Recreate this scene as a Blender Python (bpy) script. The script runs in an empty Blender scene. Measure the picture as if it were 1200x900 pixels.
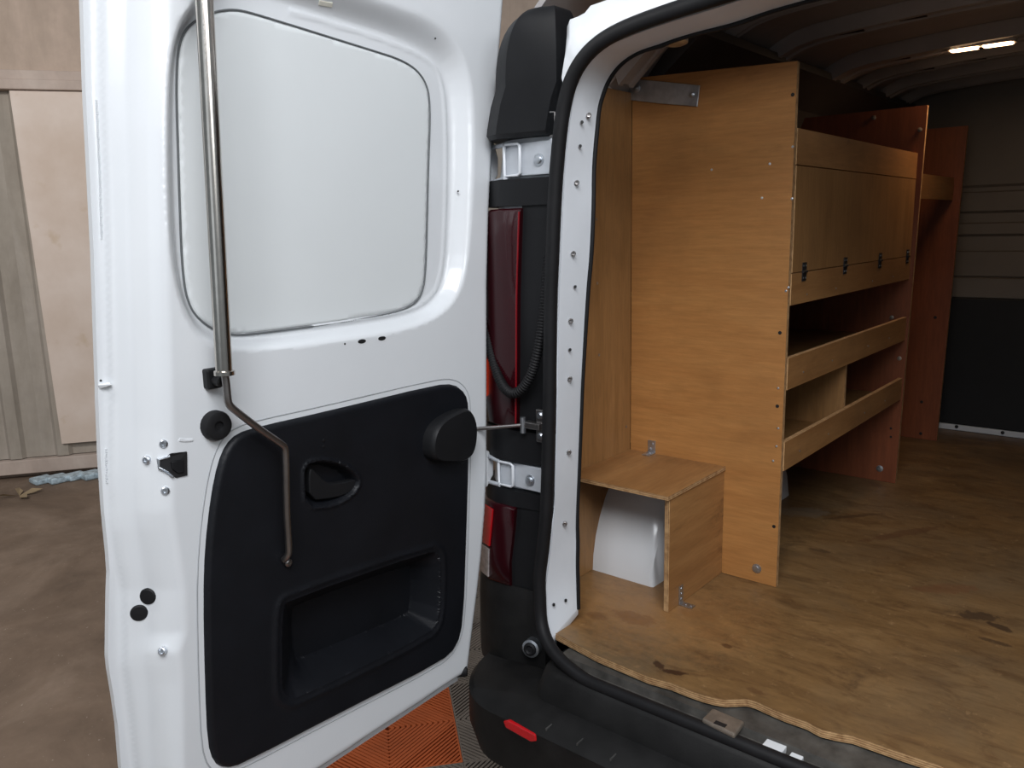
import bpy, bmesh, math, random
import numpy as np
from mathutils import Vector, Matrix
from mathutils.geometry import delaunay_2d_cdt
random.seed(4)
SC = bpy.context.scene
COL = SC.collection

# ------------------------------------------------------------------ camera
CAM = np.array([0.34, -1.295, 1.43])
FPX = 945.0
ROT = np.array([[0.76589547, 0.10343791, -0.63459021],
                [0.64254861, -0.15865398, 0.74964005],
                [-0.02313906, -0.98190097, -0.18797625]])   # columns: right, down, forward
cam = bpy.data.objects.new('camera', bpy.data.cameras.new('camera'))
COL.objects.link(cam)
cam.data.sensor_width = 36.0
cam.data.lens = FPX / 1200.0 * 36.0
cam.data.clip_start = 0.02
r, d, f = ROT[:, 0], ROT[:, 1], ROT[:, 2]
cam.matrix_world = Matrix(((r[0], -d[0], -f[0], CAM[0]), (r[1], -d[1], -f[1], CAM[1]),
                           (r[2], -d[2], -f[2], CAM[2]), (0, 0, 0, 1)))
SC.camera = cam

# ------------------------------------------------------------------ world, lights, exposure
world = bpy.data.worlds.new('garage_daylight')
SC.world = world
world.use_nodes = True
bg = world.node_tree.nodes['Background']
bg.inputs[0].default_value = (0.80, 0.91, 1.0, 1)
bg.inputs[1].default_value = 0.20

def area(name, loc, target, sx, sy, watts, col):
    l = bpy.data.lights.new(name, 'AREA'); l.shape = 'RECTANGLE'
    l.size, l.size_y, l.energy, l.color = sx, sy, watts, col
    o = bpy.data.objects.new(name, l); COL.objects.link(o)
    o.location = loc
    o.rotation_euler = (Vector(target) - Vector(loc)).to_track_quat('-Z', 'Y').to_euler()
    return o
area('tube_and_fill_lamp', (0.75, -1.75, 3.05), (-0.2, 0.0, 0.9), 1.6, 1.3, 80, (0.96, 0.97, 1.0))
area('tube_and_fill_lamp', (3.6, -1.5, 2.7), (-0.8, -0.3, 1.1), 1.8, 0.8, 34, (0.94, 0.97, 1.0))  # added fill light, aimed at the open door to brighten it evenly
area('tube_and_fill_lamp', (-2.2, -2.2, 3.4), (-4.9, 0.9, 1.2), 1.8, 0.5, 84, (1.0, 0.98, 0.96))  # added fill light that brightens the left wall and board
area('roller_door_daylight', (1.2, -6.0, 2.2), (-0.5, 0.0, 1.0), 3.0, 2.2, 13, (0.84, 0.92, 1.0))
SC.view_settings.view_transform = 'Standard'
SC.view_settings.look = 'None'
SC.view_settings.gamma = 1.0
SC.view_settings.use_curve_mapping = False
SC.view_settings.exposure = 0.0

# ------------------------------------------------------------------ survey helpers (rays of the survey camera meet planes of the van)
def ray(u, v):
    return ROT @ np.array([(u - 600.0) / FPX, (v - 450.0) / FPX, 1.0])
def at(u, v, axis, val):
    dd = ray(u, v)
    return CAM + dd * ((val - CAM[axis]) / dd[axis])
def onx(px, X):           # pixels -> (y, z) on plane x = X
    return [tuple(at(u, v, 0, X)[1:]) for u, v in px]

# ------------------------------------------------------------------ object helpers
def tag(o, label=None, cat=None, group=None, kind=None):
    if label: o['label'] = label
    if cat: o['category'] = cat
    if group: o['group'] = group
    if kind: o['kind'] = kind
    return o
def empty(name, loc, label, cat, group=None):
    o = bpy.data.objects.new(name, None); COL.objects.link(o); o.location = loc
    o.empty_display_size = 0.1
    WORLDLOC[o] = Vector(loc)
    return tag(o, label, cat, group)
WORLDLOC = {}
class MB:
    def __init__(s): s.v = []; s.f = []; s.m = []
    def add(s, verts, faces, mi=0):
        n = len(s.v); s.v += [tuple(map(float, p)) for p in verts]
        for q in faces: s.f.append([i + n for i in q]); s.m.append(mi)
        return s
    def box(s, a, b, mi=0):
        (x0, y0, z0), (x1, y1, z1) = a, b
        x0, x1 = min(x0, x1), max(x0, x1); y0, y1 = min(y0, y1), max(y0, y1); z0, z1 = min(z0, z1), max(z0, z1)
        return s.add([(x0,y0,z0),(x1,y0,z0),(x1,y1,z0),(x0,y1,z0),(x0,y0,z1),(x1,y0,z1),(x1,y1,z1),(x0,y1,z1)],
              [(0,3,2,1),(4,5,6,7),(0,1,5,4),(1,2,6,5),(2,3,7,6),(3,0,4,7)], mi)
    def loft(s, loops, closed=True, caps=True, mi=0):
        n = len(loops[0]); v = [p for l in loops for p in l]; fs = []
        for i in range(len(loops) - 1):
            for j in range(n if closed else n - 1):
                k = (j + 1) % n
                fs.append((i*n+j, i*n+k, (i+1)*n+k, (i+1)*n+j))
        if caps and closed:
            fs.append(tuple(range(n))[::-1]); fs.append(tuple((len(loops)-1)*n + j for j in range(n)))
        return s.add(v, fs, mi)
    def prism(s, poly, axis, a, b, mi=0):      # poly in the two other axes
        def mk(p, q):
            return {0: (q, p[0], p[1]), 1: (p[0], q, p[1]), 2: (p[0], p[1], q)}[axis]
        return s.loft([[mk(p, a) for p in poly], [mk(p, b) for p in poly]], mi=mi)
    def tube(s, pts, rad, seg=12, mi=0, sx=1.0, caps=True):
        pts = [Vector(map(float, p)) for p in pts]; loops = []
        t0 = (pts[1] - pts[0]).normalized()
        nrm = t0.orthogonal().normalized()
        for i, p in enumerate(pts):
            t = (pts[min(i+1, len(pts)-1)] - pts[max(i-1, 0)]).normalized()
            nrm = (nrm - t * nrm.dot(t)).normalized(); bn = t.cross(nrm)
            R_ = rad(i) if callable(rad) else rad
            loops.append([p + (nrm * math.cos(a) + bn * math.sin(a) * sx) * R_ for a in [2*math.pi*k/seg for k in range(seg)]])
        return s.loft(loops, caps=caps, mi=mi)
    def disc(s, c, n, prof, seg=24, mi=0, sy=1.0):     # lathe: prof = [(radius, height along n)...]
        c = Vector(map(float, c)); n = Vector(map(float, n)).normalized()
        a = n.orthogonal().normalized(); b = n.cross(a)
        loops = [[c + n*h + (a*math.cos(t) + b*math.sin(t)*sy)*max(R_, 1e-5) for t in [2*math.pi*k/seg for k in range(seg)]] for R_, h in prof]
        return s.loft(loops, mi=mi)
    def build(s, name, mats, parent=None, smooth=None, bevel=0, segs=2, fix=True, sub=0):
        me = bpy.data.meshes.new(name)
        V = np.array(s.v); c = (V.min(0) + V.max(0)) / 2
        me.from_pydata([tuple(p) for p in V - c], [], s.f)
        for m in (mats if isinstance(mats, (list, tuple)) else [mats]): me.materials.append(m)
        me.polygons.foreach_set('material_index', s.m)
        if fix:
            bm = bmesh.new(); bm.from_mesh(me); bmesh.ops.recalc_face_normals(bm, faces=bm.faces); bm.to_mesh(me); bm.free()
        me.update()
        if smooth is not None:
            me.polygons.foreach_set('use_smooth', [True]*len(me.polygons))
            me.set_sharp_from_angle(angle=math.radians(smooth))
        o = bpy.data.objects.new(name, me); COL.objects.link(o)
        WORLDLOC[o] = Vector(c)
        if parent:
            o.parent = parent; o.location = Vector(c) - WORLDLOC[parent]
        else: o.location = c
        if bevel:
            b = o.modifiers.new('bevel', 'BEVEL'); b.width = bevel; b.segments = segs; b.limit_method = 'ANGLE'
        if sub:
            b = o.modifiers.new('subdivision', 'SUBSURF'); b.levels = b.render_levels = sub
        return o
def clone(o, loc_world, parent=None, rot=None):
    c = o.copy(); COL.objects.link(c); c.parent = parent or o.parent
    c.location = Vector(loc_world) - (WORLDLOC[c.parent] if c.parent else Vector())
    if rot is not None: c.rotation_euler = rot
    WORLDLOC[c] = Vector(loc_world)
    return c

# ------------------------------------------------------------------ materials
def srgb(r_, g, b):
    return tuple(((c/255)/12.92 if c/255 <= 0.04045 else ((c/255+0.055)/1.055)**2.4) for c in (r_, g, b)) + (1,)
class NT:
    def __init__(s, name):
        s.mat = bpy.data.materials.new(name); s.mat.use_nodes = True
        s.t = s.mat.node_tree; s.b = s.t.nodes['Principled BSDF']
    def n(s, typ, **kw):
        o = s.t.nodes.new(typ)
        for k, v in kw.items():
            if k.startswith('i_'):
                key = k[2:]; o.inputs[int(key) if key.isdigit() else key].default_value = v
            else: setattr(o, k, v)
        return o
    def l(s, a, b): s.t.links.new(a, b)
    def coord(s, scale=(1,1,1), rand=True, loc=(0,0,0)):
        tc = s.n('ShaderNodeTexCoord'); mp = s.n('ShaderNodeMapping'); mp.inputs['Scale'].default_value = scale
        mp.inputs['Location'].default_value = loc
        if rand:
            oi = s.n('ShaderNodeObjectInfo'); ad = s.n('ShaderNodeVectorMath', operation='ADD')
            ml = s.n('ShaderNodeMath', operation='MULTIPLY', i_1=7.3); s.l(oi.outputs['Random'], ml.inputs[0])
            s.l(tc.outputs['Object'], ad.inputs[0]); s.l(ml.outputs[0], ad.inputs[1]); s.l(ad.outputs[0], mp.inputs[0])
        else: s.l(tc.outputs['Object'], mp.inputs[0])
        return mp.outputs[0]
    def noise(s, vec, scale, detail=4, rough=0.6, dist=0.0):
        o = s.n('ShaderNodeTexNoise'); s.l(vec, o.inputs['Vector'])
        o.inputs['Scale'].default_value = scale; o.inputs['Detail'].default_value = detail
        o.inputs['Roughness'].default_value = rough; o.inputs['Distortion'].default_value = dist
        return o.outputs['Fac']
    def ramp(s, fac, stops):
        o = s.n('ShaderNodeValToRGB'); s.l(fac, o.inputs[0]); e = o.color_ramp.elements
        while len(e) < len(stops): e.new(0.5)
        for k, (p, c) in enumerate(stops): e[k].position = p; e[k].color = c if len(c) == 4 else tuple(c) + (1,)
        return o.outputs[0]
    def mix(s, fac, a, b, mode='MIX'):
        o = s.n('ShaderNodeMix', data_type='RGBA', blend_type=mode)
        for sock, val in ((o.inputs[0], fac), (o.inputs[6], a), (o.inputs[7], b)):
            if isinstance(val, (int, float, tuple)): sock.default_value = val
            else: s.l(val, sock)
        return o.outputs[2]
    def bump(s, h, strength=0.2, dist=0.002):
        o = s.n('ShaderNodeBump'); o.inputs['Strength'].default_value = strength; o.inputs['Distance'].default_value = dist
        s.l(h, o.inputs['Height']); s.l(o.outputs[0], s.b.inputs['Normal'])
BW = lambda x: (x, x, x, 1)
def pbr(name, col, rough=0.5, metal=0.0, var=0.12, scale=14, bump=0.0, coat=0.0, spec=0.5, bscale=None):
    m = NT(name); v = m.coord()
    fac = m.noise(v, scale, 5)
    dark = tuple(c*(1-var) for c in col[:3]) + (1,); lite = tuple(min(1, c*(1+var)) for c in col[:3]) + (1,)
    m.l(m.ramp(fac, [(0.3, dark), (0.7, lite)]), m.b.inputs['Base Color'])
    m.b.inputs['Roughness'].default_value = rough; m.b.inputs['Metallic'].default_value = metal
    m.b.inputs['Coat Weight'].default_value = coat; m.b.inputs['Coat Roughness'].default_value = 0.08
    m.b.inputs['Specular IOR Level'].default_value = spec
    if bump: m.bump(m.noise(v, bscale or scale*12, 3), bump, 0.001)
    return m.mat
def plywood(name, light, dark, grain, stain=0.25, rough=0.5, stain_col=srgb(58, 38, 24), streak=1.0):
    m = NT(name)
    sc = [1.0, 1.0, 1.0]; sc['xyz'.index(grain)] = 0.09
    v = m.coord(tuple(sc)); iso = m.coord()
    n1 = m.noise(v, 19, 7, 0.68, 0.8); n2 = m.noise(v, 130, 4, 0.75, 0.2); n3 = m.noise(iso, 3.2, 6, 0.65)
    sc2 = [1.0]*3; sc2['xyz'.index(grain)] = 0.35
    n4 = m.noise(m.coord(tuple(sc2)), 9, 7, 0.7, 0.6)
    base = m.ramp(n1, [(0.22, dark), (0.5, tuple((a+b)/2 for a, b in zip(light, dark))), (0.76, light)])
    base = m.mix(0.5*streak, base, m.ramp(n2, [(0.3, BW(0.55)), (0.65, BW(1.0))]), 'MULTIPLY')
    st = m.ramp(n3, [(0.5, BW(0)), (0.72, BW(stain))])
    base = m.mix(st, base, stain_col)
    st2 = m.ramp(n4, [(0.62, BW(0)), (0.74, BW(min(1, stain*1.6)))])
    base = m.mix(st2, base, stain_col)
    m.l(base, m.b.inputs['Base Color']); m.b.inputs['Roughness'].default_value = rough
    m.bump(n2, 0.12, 0.001)
    return m.mat
def plyedge(name, axis, pitch=0.0042):
    m = NT(name); tc = m.n('ShaderNodeTexCoord'); sp = m.n('ShaderNodeSeparateXYZ'); m.l(tc.outputs['Object'], sp.inputs[0])
    a = m.n('ShaderNodeMath', operation='MULTIPLY', i_1=2*math.pi/pitch); m.l(sp.outputs['xyz'.index(axis)], a.inputs[0])
    b = m.n('ShaderNodeMath', operation='SINE'); m.l(a.outputs[0], b.inputs[0])
    c = m.ramp(b.outputs[0], [(0.35, srgb(104, 70, 40)), (0.65, srgb(206, 166, 116))])
    m.l(m.mix(0.5, c, m.ramp(m.noise(m.coord(), 70, 4), [(0.3, srgb(120, 82, 48)), (0.7, srgb(214, 176, 128))])), m.b.inputs['Base Color'])
    m.b.inputs['Roughness'].default_value = 0.7
    return m.mat
M = {}
M['white'] = pbr('white_paint', (0.70, 0.725, 0.75), 0.28, 0, 0.015, 6, coat=0.5)
M['panel'] = pbr('white_panel_paint', (0.67, 0.70, 0.71), 0.45, 0, 0.015, 4)
M['jamb'] = pbr('pale_grey_paint', (0.66, 0.69, 0.73), 0.35, 0, 0.04, 9, coat=0.2)
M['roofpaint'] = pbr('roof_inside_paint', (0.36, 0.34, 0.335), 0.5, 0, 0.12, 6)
M['shaded_side'] = pbr('side_cavity_shade', (0.055, 0.05, 0.048), 0.6, 0, 0.15, 6)  # near-black colour paints in the shade of the side and roof rail cavities
M['greypaint'] = pbr('bulkhead_grey_paint', (0.20, 0.178, 0.152), 0.5, 0, 0.06, 5)
M['trim'] = pbr('black_textured_plastic', (0.0052, 0.006, 0.0085), 0.5, 0, 0.2, 9, bump=0.25, bscale=420, spec=0.3)
M['plastic'] = pbr('dark_grey_plastic', (0.0085, 0.0088, 0.0100), 0.5, 0, 0.2, 7, bump=0.15, bscale=400, spec=0.25)
M['bumper'] = pbr('worn_bumper_plastic', (0.009, 0.0088, 0.0088), 0.55, 0, 0.5, 12, bump=0.3, bscale=300, spec=0.3)
M['wear'] = pbr('scraped_plastic', (0.05, 0.049, 0.047), 0.6, 0, 0.6, 25)
M['rubber'] = pbr('black_rubber', (0.009, 0.009, 0.010), 0.6, 0, 0.2, 20, spec=0.25)
M['black'] = pbr('matt_black', (0.007, 0.007, 0.008), 0.6, 0, 0.2, 20)
M['sill'] = pbr('scuffed_sill', (0.06, 0.056, 0.05), 0.55, 0, 0.55, 22, bump=0.3, bscale=60)
M['steel'] = pbr('brushed_steel', (0.62, 0.58, 0.53), 0.22, 1.0, 0.1, 30)
M['rod'] = pbr('dull_steel', (0.30, 0.285, 0.28), 0.38, 1.0, 0.15, 30)
M['zinc'] = pbr('galvanised_steel', (0.55, 0.58, 0.62), 0.4, 1.0, 0.25, 26)
M['hinge'] = pbr('hinge_grey', (0.50, 0.53, 0.57), 0.35, 0.1, 0.1, 20)
M['striker'] = pbr('worn_striker_steel', (0.26, 0.22, 0.18), 0.5, 0.6, 0.3, 30)
M['red'] = pbr('dark_red_lens', (0.026, 0.002, 0.004), 0.10, 0, 0.1, 10, coat=0.1, spec=0.3)
M['redrim'] = pbr('red_lens_rim', (0.17, 0.004, 0.008), 0.25)
M['redbright'] = pbr('bright_red_lens', (0.50, 0.008, 0.012), 0.2, 0, 0.08, 20, coat=0.4)
M['clear'] = pbr('clear_lens', (0.42, 0.38, 0.37), 0.15, 0.2, 0.3, 60, coat=0.5)
M['plyV'] = plywood('orange_plywood_vertical_grain', srgb(166, 124, 78), srgb(136, 98, 56), 'z', 0.25)
M['plyH'] = plywood('orange_plywood_cross_grain', srgb(186, 133, 76), srgb(164, 110, 58), 'x', 0.22)
M['plyY'] = plywood('orange_plywood_long_grain', srgb(172, 128, 80), srgb(142, 98, 56), 'y', 0.3)
M['plyRed'] = plywood('red_brown_plywood', srgb(150, 84, 50), srgb(116, 60, 34), 'z', 0.2)
M['eX'] = plyedge('plywood_edge_x', 'x'); M['eY'] = plyedge('plywood_edge_y', 'y'); M['eZ'] = plyedge('plywood_edge_z', 'z')

def floor_ply():
    m = NT('worn_floor_plywood'); v = m.coord((0.35, 1, 1), rand=False); iso = m.coord(rand=False)
    n1 = m.noise(v, 7, 7, 0.65, 0.8); n2 = m.noise(iso, 2.3, 6, 0.6, 0.5); n3 = m.noise(v, 24, 6, 0.7, 1.0); n4 = m.noise(iso, 6, 6, 0.7, 0.4)
    c = m.ramp(n1, [(0.3, srgb(98, 72, 44)), (0.5, srgb(124, 94, 58)), (0.72, srgb(146, 114, 74))])
    c = m.mix(m.ramp(n2, [(0.42, BW(0)), (0.66, BW(0.6))]), c, srgb(108, 92, 70))
    c = m.mix(m.ramp(n3, [(0.5, BW(0)), (0.66, BW(0.6))]), c, srgb(86, 60, 36))
    c = m.mix(m.ramp(n4, [(0.58, BW(0)), (0.70, BW(0.6))]), c, srgb(74, 54, 38))
    n5 = m.noise(m.coord((0.22, 1, 1), rand=False), 110, 4, 0.8, 0.4); n6 = m.noise(iso, 34, 6, 0.75)
    c = m.mix(0.55, c, m.ramp(n5, [(0.32, BW(0.62)), (0.6, BW(1.0))]), 'MULTIPLY')
    c = m.mix(m.ramp(n6, [(0.60, BW(0)), (0.70, BW(0.4))]), c, srgb(176, 142, 100))
    # the few large spills seen on the boards and one broad lighter tan patch: (x, y, half-length x, half-length y, amount) in object space, filled in below
    m.c = c; m.iso = iso; m.n4 = n4
    return m
FLOORM = floor_ply()

# ------------------------------------------------------------------ the garage: floor, tiles, wall
WP = Vector((-5.17, 0.31, 0)); WD = Vector((0.57, 0.83, 0)).normalized(); WN = Vector((WD.y, -WD.x, 0))
def wall_pt(u, v, off=0.0):
    dd = ray(u, v); n = np.array(WN); p0 = np.array(WP) + n*off
    return CAM + dd * (((p0 - CAM) @ n) / (dd @ n))
def wxy(s_, off, z):        # along the wall, out of the wall, up
    p = WP + WD*s_ + WN*off
    return (p.x, p.y, z)

def concrete():
    m = NT('brown_concrete'); v = m.coord(rand=False)
    a = m.noise(v, 1.7, 7, 0.65, 0.6); b = m.noise(v, 7, 8, 0.7); c = m.noise(v, 60, 3, 0.7)
    col = m.ramp(a, [(0.35, srgb(104, 86, 71)), (0.5, srgb(120, 101, 85)), (0.65, srgb(136, 117, 101))])
    col = m.mix(0.6, col, m.ramp(b, [(0.35, BW(0.72)), (0.62, BW(1.0))]), 'MULTIPLY')
    col = m.mix(m.ramp(c, [(0.66, BW(0)), (0.72, BW(0.6))]), col, srgb(190, 176, 162))
    m.l(col, m.b.inputs['Base Color']); m.b.inputs['Roughness'].default_value = 0.75
    m.bump(b, 0.3, 0.004)
    return m.mat
mb = MB(); mb.add([(-9, -8, 0), (6, -8, 0), (6, 9, 0), (-9, 9, 0), (-9, -8, -.1), (6, -8, -.1), (6, 9, -.1), (-9, 9, -.1)],
    [(0,1,2,3), (7,6,5,4), (0,4,5,1), (1,5,6,2), (2,6,7,3), (3,7,4,0)])
floor = tag(mb.build('floor', concrete()), 'brown dusty concrete floor of the workshop', kind='structure')

def ribbed_tile(name, mat):
    H = 0.195; mb = MB(); pitch = 0.0158
    mb.box((-H, -H, 0), (H, H, 0.003), 1)
    mb.box((-H, -H, 0.006), (-H+0.004, H, 0.016)); mb.box((H-0.004, -H, 0.006), (H, H, 0.016))
    mb.box((-H, -H, 0.006), (H, -H+0.004, 0.016)); mb.box((-H, H-0.004, 0.006), (H, H, 0.016))
    k = pitch
    while k < 2*H:
        for sx in (1, -1):
            for sy in (1, -1):
                a0 = max(0, k - H); a1 = min(H, k)
                if a1 - a0 < 0.004: continue
                p = Vector((a0, k - a0)); q = Vector((a1, k - a1)); n = Vector((1, 1)).normalized()*0.0043
                ring = [(p.x+n.x, p.y+n.y), (q.x+n.x, q.y+n.y), (q.x-n.x, q.y-n.y), (p.x-n.x, p.y-n.y)]
                ring = [(sx*min(a, H), sy*min(b, H)) for a, b in ring]
                mb.add([(a, b, 0.003) for a, b in ring] + [(a, b, 0.016) for a, b in ring],
                       [(4,5,6,7), (0,1,5,4), (1,2,6,5), (2,3,7,6), (3,0,4,7)])
        k += pitch
    return mb
TO = pbr('orange_tile_plastic', (0.46, 0.095, 0.022), 0.55, 0, 0.12, 8); TOd = pbr('orange_tile_gap', (0.035, 0.008, 0.003), 0.9)
TG = pbr('grey_tile_plastic', (0.16, 0.135, 0.115), 0.55, 0, 0.15, 8); TGd = pbr('grey_tile_gap', (0.008, 0.007, 0.006), 0.9)
tile_o = ribbed_tile('floor_tile', None).build('floor_tile', [TO, TOd], floor)
tile_g = ribbed_tile('floor_tile', None).build('floor_tile', [TG, TGd], floor)
TC = Vector((-1.317, 0.069, 0.0085)); TA = math.atan2(0.77, 0.637)
ex = Vector((math.cos(TA), math.sin(TA), 0)); ey = Vector((-ex.y, ex.x, 0))
first = {}
for i in range(-1, 7):
    for j in range(-4, 4):
        p = TC + ex*(0.391*i) + ey*(0.391*j)
        if not (-1.75 < p.x < 1.6 and -1.9 < p.y < 1.3): continue
        orange = (i % 3 == 0 and j % 3 == 0)
        src = tile_o if orange else tile_g
        if src.name in first: t = clone(src, p, floor, (0, 0, TA))
        else:
            first[src.name] = 1; t = src; t.location = p; WORLDLOC[t] = p; t.rotation_euler = (0, 0, TA)
        t.location = p - WORLDLOC[floor]
        if orange: t['label'] = 'orange ribbed floor tile'

def wall_mat(name, c1, c2, c3, rough=0.8):
    m = NT(name); v = m.coord((1, 1, 0.25), rand=False)
    a = m.noise(v, 3, 7, 0.65, 0.5); b = m.noise(m.coord(rand=False), 14, 5)
    col = m.ramp(a, [(0.3, c1), (0.5, c2), (0.7, c3)])
    col = m.mix(0.35, col, m.ramp(b, [(0.35, BW(0.75)), (0.65, BW(1))]), 'MULTIPLY')
    m.l(col, m.b.inputs['Base Color']); m.b.inputs['Roughness'].default_value = rough
    return m.mat
mb = MB(); mb.loft([[wxy(s_, o_, z) for o_ in (0, -0.2)] for s_ in (-6, 9) for z in (0,)], closed=False, caps=False)
mb = MB()
mb.add([wxy(-6,0,0), wxy(9,0,0), wxy(9,0,5), wxy(-6,0,5), wxy(-6,-.2,0), wxy(9,-.2,0), wxy(9,-.2,5), wxy(-6,-.2,5)],
       [(0,1,2,3), (7,6,5,4), (0,4,5,1), (1,5,6,2), (2,6,7,3), (3,7,4,0)])
wall = tag(mb.build('wall_left', wall_mat('wall_render', srgb(168, 148, 132), srgb(180, 160, 144), srgb(194, 172, 156))), 'beige rendered workshop wall behind the van', kind='structure')
# corrugated grey sheet on the lower part: each visible bay is a strip of its own
cm = wall_mat('grey_corrugated_sheet', srgb(140, 130, 118), srgb(162, 152, 140), srgb(178, 168, 158))
W0 = 0.26
for k in range(-14, 30):
    s0 = k*W0; mb = MB()
    prof = [(0, .02), (.07, .02), (.09, .045), (.15, .045), (.17, .02), (.26, .02)]
    mb.loft([[wxy(s0+a, o_, 0.12) for a, o_ in prof] + [wxy(s0+W0, 0.004, .12), wxy(s0, 0.004, .12)],
             [wxy(s0+a, o_, 2.30) for a, o_ in prof] + [wxy(s0+W0, 0.004, 2.3), wxy(s0, 0.004, 2.3)]])
    mb.build('corrugated_sheet', cm, wall)
railm = wall_mat('rail_paint', srgb(176, 158, 146), srgb(188, 170, 158), srgb(200, 184, 172))
mb = MB()
for a, b, z0, z1, o_ in ((-3.6, 7.8, 2.275, 2.33, 0.09), (-3.6, 7.8, 2.33, 2.385, 0.06)):
    mb.add([wxy(a,.002,z0), wxy(b,.002,z0), wxy(b,.002,z1), wxy(a,.002,z1), wxy(a,o_,z0), wxy(b,o_,z0), wxy(b,o_,z1), wxy(a,o_,z1)],
       [(0,1,2,3), (7,6,5,4), (0,4,5,1), (1,5,6,2), (2,6,7,3), (3,7,4,0)])
tag(mb.build('trim_1', railm, bevel=0.006), 'pale painted ledge rail running along the wall above the corrugated sheets', kind='structure')
mb = MB(); a, b, z0, z1, o_ = -3.6, 7.8, 0.03, 0.115, 0.07
mb.add([wxy(a,.002,z0), wxy(b,.002,z0), wxy(b,.002,z1), wxy(a,.002,z1), wxy(a,o_,z0), wxy(b,o_,z0), wxy(b,o_,z1), wxy(a,o_,z1)],
       [(0,1,2,3), (7,6,5,4), (0,4,5,1), (1,5,6,2), (2,6,7,3), (3,7,4,0)])
tag(mb.build('baseboard_left', railm, bevel=0.004), 'pale bottom rail under the corrugated sheets', kind='structure')
# the beige board fixed to the corrugated wall
p1 = Vector(wall_pt(18, 103, .05)); sA = (Vector((p1.x, p1.y, 0)) - WP).dot(WD)
mb = MB()
mb.add([wxy(sA,.047,.197), wxy(sA+1.05,.047,.197), wxy(sA+1.05,.047,2.272), wxy(sA-.03,.047,2.272),
        wxy(sA,.065,.197), wxy(sA+1.05,.065,.197), wxy(sA+1.05,.065,2.272), wxy(sA-.03,.065,2.272)],
       [(0,1,2,3), (7,6,5,4), (0,4,5,1), (1,5,6,2), (2,6,7,3), (3,7,4,0)])
def board_mat():
    m = NT('stained_beige_board'); v = m.coord(rand=False)
    c = m.ramp(m.noise(v, 2, 5), [(0.35, srgb(206, 186, 170)), (0.65, srgb(222, 206, 194))])
    c = m.mix(m.ramp(m.noise(v, 5, 4, 0.5), [(0.64, BW(0)), (0.72, BW(0.5))]), c, srgb(190, 164, 132))
    m.l(c, m.b.inputs['Base Color']); m.b.inputs['Roughness'].default_value = 0.7
    return m.mat
tag(mb.build('wall_board', board_mat(), bevel=0.002), 'stained beige board fixed upright to the corrugated wall left of the van door', 'board')
mb = MB(); q = Vector(wall_pt(95, 553, .2))
for k in range(5):
    a = q + WD*(k*.09 - .22) + WN*(.02*math.sin(k*2.1)); a.z = 0.012 + .006*(k % 2)
    mb.box((a.x-.06, a.y-.05, .001), (a.x+.05, a.y+.06, a.z + .02))
tag(mb.build('plastic_scrap', pbr('blue_white_plastic', (0.42, 0.52, 0.58), 0.4, 0, 0.5, 30), bevel=0.01), 'crumpled bluish plastic scrap on the floor at the foot of the corrugated wall', 'scrap')
mb = MB(); q = wall_pt(20, 562, .45)
for k in range(4):
    a = k*1.4; mb.add([(q[0], q[1], .004), (q[0]+.07*math.cos(a)-.02*math.sin(a), q[1]+.07*math.sin(a)+.02*math.cos(a), .03), (q[0]+.12*math.cos(a), q[1]+.12*math.sin(a), .02), (q[0]+.07*math.cos(a)+.02*math.sin(a), q[1]+.07*math.sin(a)-.02*math.cos(a), .012)], [(0,1,2,3)])
tag(mb.build('dry_leaf', pbr('dry_leaf', (0.30, 0.22, 0.13), 0.8), fix=False), 'dry curled leaf litter lying by the foot of the corrugated wall', 'leaf')

# ------------------------------------------------------------------ the van
van = empty('van', (0.0, 1.2, 0.0), 'white panel van with its left rear door swung open on a plywood fitted load bay', 'van')
ZF = 0.57
# opening outline: pairs of pixels (outer edge at the seal, inner edge of the painted jamb)
PAIRS = [((645,752),(676,716)), ((638,722),(675,700)), ((637,700),(674.5,682)), ((640,680),(674,662)), ((645,650),(674.2,640)), ((650,600),(675,600)), ((651,560),(676.7,560)),
 ((652.7,500),(679,500)), ((654,440),(681,440)), ((655,340),(686,340)), ((657.5,300),(690,300)), ((659.5,240),(692.5,240)), ((662,200),(692.5,200)),
 ((666,160),(695,165)), ((669.5,130),(699,130)), ((673,108),(703,112)), ((679,90),(710,94)), ((690,72),(723,76)), ((707,56),(742,62)), ((740,41),(768,52)), ((790,24),(805,40)), ((840,9),(865,24)), ((870,-1),(905,10))]
YO, YI = -0.025, 0.05
outer = [at(u, v, 1, YO) for (u, v), _ in PAIRS]; inner = [at(u, v, 1, YI) for _, (u, v) in PAIRS]
zt = outer[-1][2]; zi = inner[-1][2]
outer += [np.array((-0.1, YO, zt+.008)), np.array((0, YO, zt+.01))]; inner += [np.array((-0.1, YI, zi+.008)), np.array((0, YI, zi+.01))]
mir = lambda L: [np.array((-p[0], p[1], p[2])) for p in L[::-1][1:]]
outer += mir(outer); inner += mir(inner)
def smooth_path(P, it=2):
    P = [np.array(p) for p in P]
    for _ in range(it):
        Q = [P[0]]
        for a, b in zip(P[:-1], P[1:]): Q += [a*.75 + b*.25, a*.25 + b*.75]
        Q.append(P[-1]); P = Q
    return P
outer = smooth_path(outer); inner = smooth_path(inner)
cen = np.array((0, 0, 1.1))
mb = MB(); loops = []
for a, b in zip(outer, inner):
    g = (a - b); g[1] = 0; g = g/np.linalg.norm(g)
    a2 = a + np.array((0, .004, 0)) ; lip = a - g*.006 + np.array((0, .002, 0)); 
    loops.append([a + g*.012 + np.array((0,.03,0)), a + g*.010, a2 - g*.006*0, a*.94 + b*.06 + np.array((0,-.004,0)), a*.80 + b*.20 + np.array((0,-.008,0)), b + np.array((0,-.006,0)) - g*0, b - g*.002 + np.array((0,.004,0)), b + g*.015 + np.array((0,.012,0))])
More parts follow.
